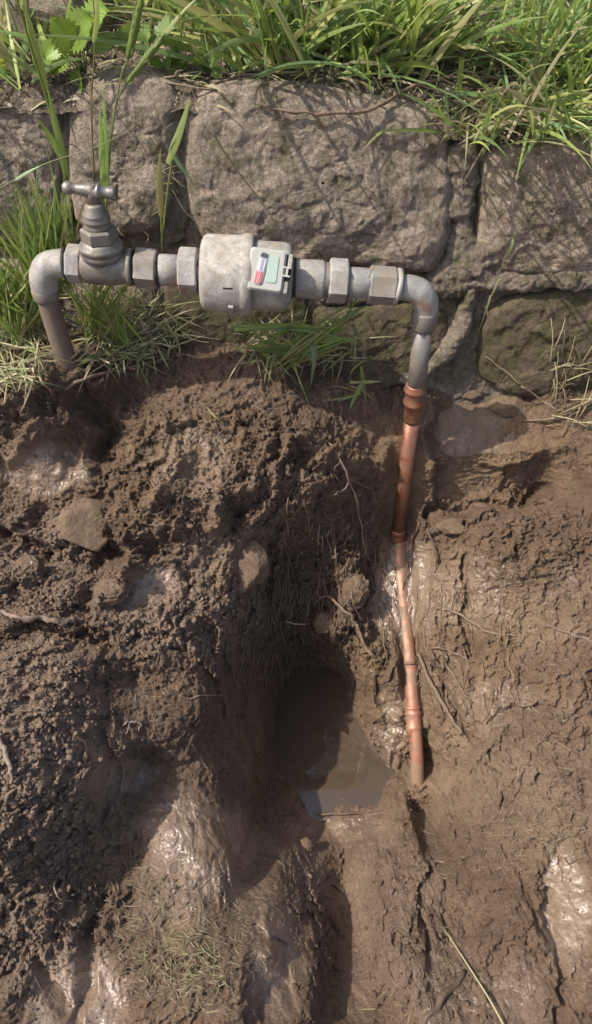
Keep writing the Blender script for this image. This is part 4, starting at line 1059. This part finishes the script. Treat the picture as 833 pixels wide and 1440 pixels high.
# leafy weeds
def leaf(mb, c, dirv, nrm, L, w, col, teeth=7):
    dirv = np.array(dirv, float); dirv /= np.linalg.norm(dirv); nrm = np.array(nrm, float); sd = np.cross(dirv, nrm); sd /= np.linalg.norm(sd); nrm = np.cross(sd, dirv)
    m = teeth * 2 + 1; V = [np.array(c, float) + 0 * dirv]; mids = []; Lf = []; Rt = []
    for i in range(1, m + 1):
        t = i / m; ww = w * .5 * math.sin(PI * min(1, t * .93 + .06)) ** .7 * (1 + (.22 if i % 2 else -.12)); curl = -.16 * L * t * t + .0
        mid = c + dirv * L * t + nrm * curl
        puck = .05 * w * (1 if i % 2 else -1)
        V += [mid - sd * ww + nrm * (.16 * w + puck), mid - sd * ww * .5 + nrm * .10 * w, mid, mid + sd * ww * .5 + nrm * .10 * w, mid + sd * ww + nrm * (.16 * w + puck)]
    Fc = []
    for j in range(4): Fc.append((0, 1 + j, 2 + j))
    for i in range(m - 1):
        a = 1 + 5 * i
        for j in range(4): Fc.append((a + j, a + 5 + j, a + 6 + j, a + 1 + j))
    V = np.array(V); cc = np.tile(np.array(col), (len(V), 1)) * (.9 + .2 * rng.random((len(V), 1)))
    cc[3::5] = np.array(col) * 1.25
    return mb.add(V, Fc, cc)
def weed(label, px, py, D, leaves, col, name='leafy_weed'):
    Y = hit(px, py)[0][1] - .02; c = PY(px, py, Y + .015); t = mkthing(name, c, label, 'weed')
    for (lx, ly, dx, dy, L, w) in leaves:
        q = PY(lx, ly, Y); mb = MB(); dr = PY(lx + dx, ly + dy, Y - .01) - q
        tube(mb, [c + [0, 0, -.01], (c + q) / 2 + [0, 0, .006], q], [.0014, .001], 5, (.2, .28, .09), k=4); mb.build('stalk', M_grass, t)
        mb = MB(); leaf(mb, q, dr, -FWD + .45 * rng.normal(size=3) + [-.3, 0, .5], L, w, np.array(col) * rng.uniform(.8, 1.2)); mb.build('leaf', M_grass, t)
NC = (.22, .36, .055)
weed('bright serrated leafy weed above the second wall stone', 118, 98, 1.16, [(100,60,12,-16,.055,.050),(84,84,-20,6,.038,.034),(112,96,-2,26,.042,.036),(96,78,-12,12,.034,.034),(120,40,14,-14,.05,.045),(130,64,20,0,.034,.03),(108,70,-16,-20,.05,.04),(84,60,-14,14,.03,.028)], NC)
weed('pale green soft leaved weed behind the seeding stalk', 205, 88, 1.18, [(200,70,6,-14,.04,.04),(218,52,16,-10,.045,.042),(190,60,-12,-6,.034,.036),(232,84,16,4,.032,.03),(180,104,-10,8,.034,.034),(232,96,4,14,.026,.026)], (.17, .27, .085))
weed('round leaved bright weed beside the left twig', 238, 92, 1.15, [(238,84,4,-10,.024,.026),(246,92,12,2,.022,.024),(234,100,-4,10,.022,.024),(228,90,-12,0,.02,.022)], (.2, .36, .05))
weed('yellow green leafy weed in the top right corner', 775, 20, 1.28, [(770,14,-6,-14,.05,.045),(762,30,-12,10,.045,.04),(784,4,12,-10,.045,.04),(766,50,-4,14,.035,.03),(790,26,12,6,.035,.03)], (.24, .38, .06))
weed('low small leaved weed on soil at the bank edge right of the thin tuft', 290, 95, 1.17, [(284,90,-8,-8,.02,.018),(296,88,8,-8,.02,.018),(300,100,8,6,.018,.016),(282,102,-8,6,.018,.016)], (.14, .23, .07))

# black netting bunched on the bank at top left
nu, nv2 = 46, 46; NV = []; 
for i in range(nu):
    for j in range(nv2):
        u, v = i / (nu - 1), j / (nv2 - 1); px = 30 + 112 * u + 10 * v; py = -30 + 112 * v - 14 * u
        NV.append(PY(px, py, .34 - .12 * v - .05 * math.sin(u * 3.1) - .02 * math.sin(7 * u + 3 * v)))
NV = np.array(NV)
mn, ntn, bn_ = mat('black_net'); bn_.inputs['Base Color'].default_value = (.045, .045, .05, 1); bn_.inputs['Roughness'].default_value = .5
me = mesh_np('garden_netting', NV, grid_faces(nu, nv2), True)
net = obj('garden_netting', me, mn); tag(net, 'black mesh netting bunched in the grass at top left', 'netting')
wf = net.modifiers.new('weave', 'WIREFRAME'); wf.thickness = .0011; wf.use_replace = True
# dark soil filled sack the net covers
bank_rock(80, 30, 62, 46, M_stone, 'dark stone covered by the black netting', 14)

# ================================================================== ROOTS, TWIGS, STRAWS
def rootobj(name, label, cat, branches, col, m=M_root, only=None, lift=.003, rough=.12, n=7):
    p0 = drape(branches[0][0], lift, only); t = None
    mb = MB()
    for k, (pts, rr) in enumerate(branches):
        w = drape(pts, lift, only)
        w = catmull(w, 3) if rough else w; w = [q + .0012 * rng.normal(size=3) for q in w] if rough else w; tube(mb, w, [a * .72 for a in rr], n, tuple(np.array(col) * rng.uniform(.7, .95)), k=2 if rough else 6, rough=rough * 1.8)
    o = mb.build(name, m); tag(o, label, cat); return o
G_ = [ground, footing]
rootobj('root', 'pale branching root dangling down the back of the hole', 'root', [
  ([(462,622,.0),(480,650,.02),(488,672,.028),(500,705,.03),(506,740,.03),(512,770,.02),(520,790,.01)], [.0028,.003,.0026,.0022,.002]),
  ([(488,672,.028),(505,682,.022),(524,690,.014),(526,706,.01)], [.002,.0012]), ([(490,676,.028),(482,690,.026),(472,694,.02),(468,704,.015)], [.0018,.0009]),
  ([(480,650,.02),(470,660,.02),(476,678,.02)], [.0014,.0007]), ([(506,740,.03),(520,732,.02),(530,716,.012)], [.0016,.0008]), ([(498,700,.03),(510,694,.024),(514,706,.02)], [.001,.0005])], (.24,.18,.14), only=G_)
rootobj('root', 'thick split root at the right rim of the hole', 'root', [
  ([(462,838,.012),(480,852,.018),(496,870,.018),(508,895,.012),(520,918,.006),(532,924,.0)], [.003,.0045,.005,.0045,.004]),
  ([(500,875,.018),(514,905,.014),(534,920,.006)], [.003,.0025]), ([(470,842,.012),(456,838,.012),(440,850,.008)], [.0025,.0015])], (.26,.18,.13), only=G_)
rootobj('root', 'pale knobbly root lying on the left heap', 'root', [([(5,860,.006),(30,866,.012),(60,866,.012),(85,872,.012),(110,870,.010)], [.003, .005, .0052, .0065, .007])], (.27,.20,.155), only=G_, rough=.4)
rootobj('root', 'long curved root crossing the wet slope right of the copper pipe', 'root', [([(614,853,.004),(640,860,.007),(665,875,.009),(690,888,.008),(728,892,.004)], [.003,.0034,.0034,.0028,.002])], (.24,.175,.125), only=G_)
rootobj('root', 'forked rib of root running down beside the bare copper pipe', 'root', [([(588,916,.006),(600,950,.010),(618,980,.012),(634,1008,.010),(650,1030,.006)], [.005,.0055,.005,.004,.003]), ([(604,960,.012),(620,1000,.010),(618,1020,.006)], [.002,.0012])], (.20,.15,.105), only=G_)
rootobj('root', 'slender root looping out from behind the bare copper pipe', 'root', [([(590,918,.006),(612,908,.012),(628,914,.008),(655,925,.004),(672,932,.002)], [.002,.002,.0015,.001])], (.26,.19,.14), only=G_)
rootobj('root', 'second rib of root on the slope farther right of the pipe', 'root', [([(618,915,.004),(632,945,.009),(650,970,.008),(664,985,.004)], [.003,.0032,.0025,.0015])], (.21,.155,.11), only=G_)
rootobj('root', 'dark vertical root coming down below the shelf edge', 'root', [([(668,770,.002),(655,800,.008),(652,830,.008),(664,860,.004)], [.0022,.002,.0018,.0012]), ([(652,825,.008),(640,842,.006)], [.0015,.0008])], (.13,.09,.06), only=G_)
rootobj('root', 'muddy finger of root hanging at the end of the upper copper pipe', 'root', [([(590,735,.006),(576,765,.014),(570,800,.012),(566,830,.006)], [.0035,.003,.0022,.0015]), ([(600,745,.006),(612,775,.010),(618,790,.004)], [.003,.002])], (.15,.105,.075), only=G_)
rootobj('root', 'bent root sweeping out of the mound at the left edge', 'root', [([(0,1030,.01),(12,1050,.014),(20,1075,.012),(18,1100,.006)], [.004,.005,.004,.003])], (.27,.21,.17), only=G_)
rootobj('root', 'hooked whitish root tip at the edge of the left mound', 'root', [([(78,1235,.006),(88,1255,.012),(102,1264,.008)], [.0014,.0016,.0012])], (.42,.35,.27), only=G_)
rootobj('root', 'small pale twiggy root on the shadowed slope below the left heap', 'root', [([(172,1018,.004),(185,1012,.010),(200,1018,.008),(196,1026,.006)], [.0014,.0018,.001]), ([(185,1012,.010),(178,1032,.006)], [.0012,.0007]), ([(190,1014,.01),(203,1008,.006)], [.001,.0006])], (.38,.32,.27), only=G_)
rootobj('twig', 'thin pale twig lying on the dark rim left of the hole', 'twig', [([(250,976,.006),(272,979,.010),(295,976,.010),(318,975,.004)], [.0012,.0014,.0013,.0009])], (.42,.34,.26), only=G_)
rootobj('twig', 'short pale twig projecting from the left wall of the hole', 'twig', [([(380,845,.014),(395,848,.018),(412,862,.010)], [.0010,.0016,.0012])], (.42,.33,.25), only=G_)
rootobj('twig', 'flat split piece of twig inside the dark hole', 'twig', [([(400,872,.014),(415,875,.018),(432,877,.012)], [.002,.0036,.0014])], (.36,.28,.21), only=G_)
rootobj('twig', 'thin stick on the mud at the right edge', 'twig', [([(762,875,.004),(790,886,.006),(815,896,.006),(840,905,.004)], [.0018,.0024,.0024,.0024])], (.25,.19,.15), only=G_)
rootobj('root', 'thin roots trailing across the rounded stone on the shelf', 'root', [([(680,502,.006),(705,522,.014),(730,545,.02)], [.0008,.0012,.0008]), ([(730,545,.02),(760,566,.010),(790,580,.004)], [.0018,.0022,.0015]), ([(712,530,.014),(704,545,.010)], [.0009,.0006])], (.34,.27,.19))
rootobj('root', 'thin curved roots on the shelf by the dry straw', 'root', [([(735,590,.004),(775,590,.010),(800,578,.012),(835,565,.01)], [.0018,.0026,.0024,.002]), ([(790,615,.004),(800,585,.010),(830,572,.01)], [.0016,.0014]), ([(765,600,.004),(790,596,.006)], [.0014,.0008])], (.30,.23,.15))
rootobj('twig', 'long brown twig lying along the top of the wall', 'twig', [([(360,146,.008),(395,160,.010),(430,165,.010),(480,166,.014),(530,160,.016),(565,138,.020),(610,126,.022),(665,120,.022),(720,119,.018)], [.0022,.0032,.0034,.0036,.0038,.0038,.0036,.003,.0022])], (.26,.18,.13), only=[bank, *[o for o in wall.children if o.name.startswith('stone')]])
rootobj('twig', 'shorter crooked twig on the soil above the big stone', 'twig', [([(222,118,.006),(245,112,.010),(262,103,.012),(275,98,.010)], [.002,.0026,.002]), ([(200,92,.01),(240,120,.008),(300,130,.010),(345,134,.008)], [.0016,.0022,.0022,.0016]), ([(300,120,.01),(360,112,.014),(425,108,.012)], [.0025,.003,.0025])], (.28,.22,.16), only=[bank])
rootobj('straw', 'long pale straw lying on the mud in the lower right', 'straw', [([(622,1298,.016),(650,1340,.018),(682,1390,.018),(712,1445,.014)], [.0009,.0014,.0017,.0019])], (.50,.46,.28), m=M_dry, only=G_, rough=0)
rootobj('twig', 'old muddy stick pressed into the mud near the bottom edge', 'twig', [([(655,1365,.002),(630,1390,.004),(605,1425,.002),(590,1450,.002)], [.005,.006,.006,.006])], (.16,.115,.08), only=G_)
rootobj('twig', 'dark stick half floating at the near edge of the puddle', 'twig', [([(440,1143,.008),(480,1141,.010),(520,1140,.008),(575,1137,.006)], [.0025,.003,.003,.0015])], (.16,.11,.08), only=G_)
rootobj('grass_scrap', 'single yellowing grass scrap on the mud below the tap shadow', 'grass', [([(292,574,.004),(302,585,.006),(316,597,.004)], [.0012,.002,.001])], (.32,.30,.13), m=M_dry, only=G_, rough=0)
rootobj('twig', 'muddy runner lying from the foot of the left riser pipe', 'twig', [([(95,548,.006),(130,532,.012),(180,520,.014),(222,510,.014),(245,506,.010)], [.0045,.004,.003,.0025,.002])], (.24,.18,.13))

# fine root hairs all over the broken soil
mb = MB(); areas = multi((ell(60,1060,110,190),4),(ell(200,820,190,120),3),(ell(440,820,80,140),4),(ell(330,640,150,70),2),(ell(700,930,120,160),2.5),(ell(420,1230,40,90),1),(ell(60,1300,110,130),2),(ell(600,1300,110,130),2),(ell(250,960,90,60),1),(ell(740,1160,90,90),2))
for k in range(1300):
    x0, y0 = areas(); a = rng.uniform(0, 2 * PI); l = rng.uniform(6, 26); b = a + rng.normal() * .6
    pts = [(x0, y0, rng.uniform(0, .003)), (x0 + l * .5 * math.cos(a), y0 + l * .5 * math.sin(a), rng.uniform(.001, .008)), (x0 + l * .5 * (math.cos(a) + math.cos(b)), y0 + l * .5 * (math.sin(a) + math.sin(b)), rng.uniform(0, .010))]
    w = drape(pts, only=G_)
    if np.linalg.norm(w[2] - w[0]) > .0028 * l + .01: continue
    r = rng.uniform(.00035, .0009); tube(mb, w, [r, r * .5], 3, tuple(np.array((.26, .20, .15)) * rng.uniform(.5, 1.35)), k=2)
mb.build('root_hairs', M_root, kind='stuff')

# ------------------------------------------------------------------ loose crumbs of soil and grit
def ico(sub=1):
    t = (1 + 5 ** .5) / 2
    v = np.array([(-1, t, 0), (1, t, 0), (-1, -t, 0), (1, -t, 0), (0, -1, t), (0, 1, t), (0, -1, -t), (0, 1, -t), (t, 0, -1), (t, 0, 1), (-t, 0, -1), (-t, 0, 1)], float)
    f = [(0, 11, 5), (0, 5, 1), (0, 1, 7), (0, 7, 10), (0, 10, 11), (1, 5, 9), (5, 11, 4), (11, 10, 2), (10, 7, 6), (7, 1, 8), (3, 9, 4), (3, 4, 2), (3, 2, 6), (3, 6, 8), (3, 8, 9), (4, 9, 5), (2, 4, 11), (6, 2, 10), (8, 6, 7), (9, 8, 1)]
    v /= np.linalg.norm(v, axis=1)[:, None]
    for _ in range(sub):
        V = v.tolist(); c = {}; nf = []
        def mid(a, b):
            k = (min(a, b), max(a, b))
            if k not in c: m = (np.array(V[a]) + V[b]); V.append((m / np.linalg.norm(m)).tolist()); c[k] = len(V) - 1
            return c[k]
        for a, b, d in f: ab, bd_, da = mid(a, b), mid(b, d), mid(d, a); nf += [(a, ab, da), (b, bd_, ab), (d, da, bd_), (ab, bd_, da)]
        v = np.array(V); f = nf
    return v, np.array(f)
def crumbs(name, n, weight, size, sub, seed, sink=.2):
    g = np.random.default_rng(seed); vis = (np.abs(X) < .55) & (V_ > -.70) & (V_ < .26)
    w = weight * vis; w = w / w.sum(); idx = g.choice(len(X), n, p=w)
    iv, fc = ico(sub); base = TV[idx]
    s = size[0] * (size[1] / size[0]) ** (g.random(n) ** 2.6)
    Q = g.normal(size=(n, 3, 3)); Q, _ = np.linalg.qr(Q)
    st = np.stack([s * g.uniform(.7, 1.3, n), s * g.uniform(.6, 1.1, n), s * g.uniform(.5, 1.0, n)], 1)
    shp = iv[None] * (1 + .22 * g.normal(size=(n, len(iv), 1)))
    Vv = np.einsum('nvk,nkj->nvj', shp * st[:, None], Q) + base[:, None] - FWD * (s * (1 - sink))[:, None, None] * .6
    Fc = (fc[None] + (np.arange(n) * len(iv))[:, None, None]).reshape(-1, 3)
    rg = np.repeat(np.stack([clay[idx] * .6, wet[idx] * .3, np.clip(dry[idx] + g.uniform(-.3, .25, n), 0, 1)], 1), len(iv), 0)
    o = obj(name, mesh_np(name, Vv.reshape(-1, 3), Fc, True, {'region': rg}), M_mud); o['kind'] = 'stuff'; return o
cw = np.clip(T_crumb, 0, 1) ** 1.5 + .03
crumbs('soil_crumbs', 9000, cw * (.3 + T_dry), (.0012, .0048), 1, 1, .5)
crumbs('fine_soil', 26000, cw + .22, (.0007, .0021), 0, 2, .35)

# pale chips and dead leaf scraps on the bank edge, long fibres hanging in the hole
mb = MB(); iv, fc = ico(0)
for k in range(900):
    x = rng.uniform(-.5, .5); y = rng.uniform(.085, .20) if k % 3 else rng.uniform(.085, .125); c = down(x, y)
    sz = rng.uniform(.0012, .0050); q, _ = np.linalg.qr(rng.normal(size=(3, 3)) * [1, 1, .3] + np.diag([0, 0, 2.0]))
    mb.add((iv * (1 + .3 * rng.normal(size=(12, 1))) * [sz, sz * rng.uniform(.4, 1), sz * .35]) @ q + c + [0, 0, .002], fc, tuple(np.array([(.42, .36, .29), (.30, .24, .18), (.50, .45, .38), (.22, .16, .11)][k % 4]) * rng.uniform(.7, 1.1)), False)
mb.build('litter', M_dry, kind='stuff')
mb = MB(); area = multi((ell(440, 800, 70, 130), 4), (ell(380, 880, 60, 80), 2), (ell(520, 830, 40, 110), 1), (ell(640, 900, 90, 110), 1.5))
for k in range(330):
    x0, y0 = area(); l = rng.uniform(18, 70); dx = rng.normal() * 8
    pts = [(x0, y0, .002), (x0 + dx * .3 + rng.normal() * 3, y0 + l * .35, rng.uniform(.004, .014)), (x0 + dx * .7 + rng.normal() * 4, y0 + l * .7, rng.uniform(.003, .012)), (x0 + dx, y0 + l, .001)]
    w = drape(pts, only=[ground])
    if max(np.linalg.norm(w[i + 1] - w[i]) for i in range(3)) > .0022 * l + .012: continue
    rr = rng.uniform(.0004, .0013); tube(mb, w, [rr, rr * .8, rr * .4], 4, tuple(np.array((.22, .16, .11)) * rng.uniform(.5, 1.4)), k=3)
mb.build('hanging_rootlets', M_root, kind='stuff')
mb = MB()
for k in range(22):
    c = PZ(rng.uniform(400, 530), rng.uniform(985, 1125), -.5765); sz = rng.uniform(.0008, .0026)
    mb.add(iv * (1 + .3 * rng.normal(size=(12, 1))) * [sz, sz * .6, sz * .3] + c, fc, (.16, .12, .08))
mb.build('floating_specks', M_dry, kind='stuff')
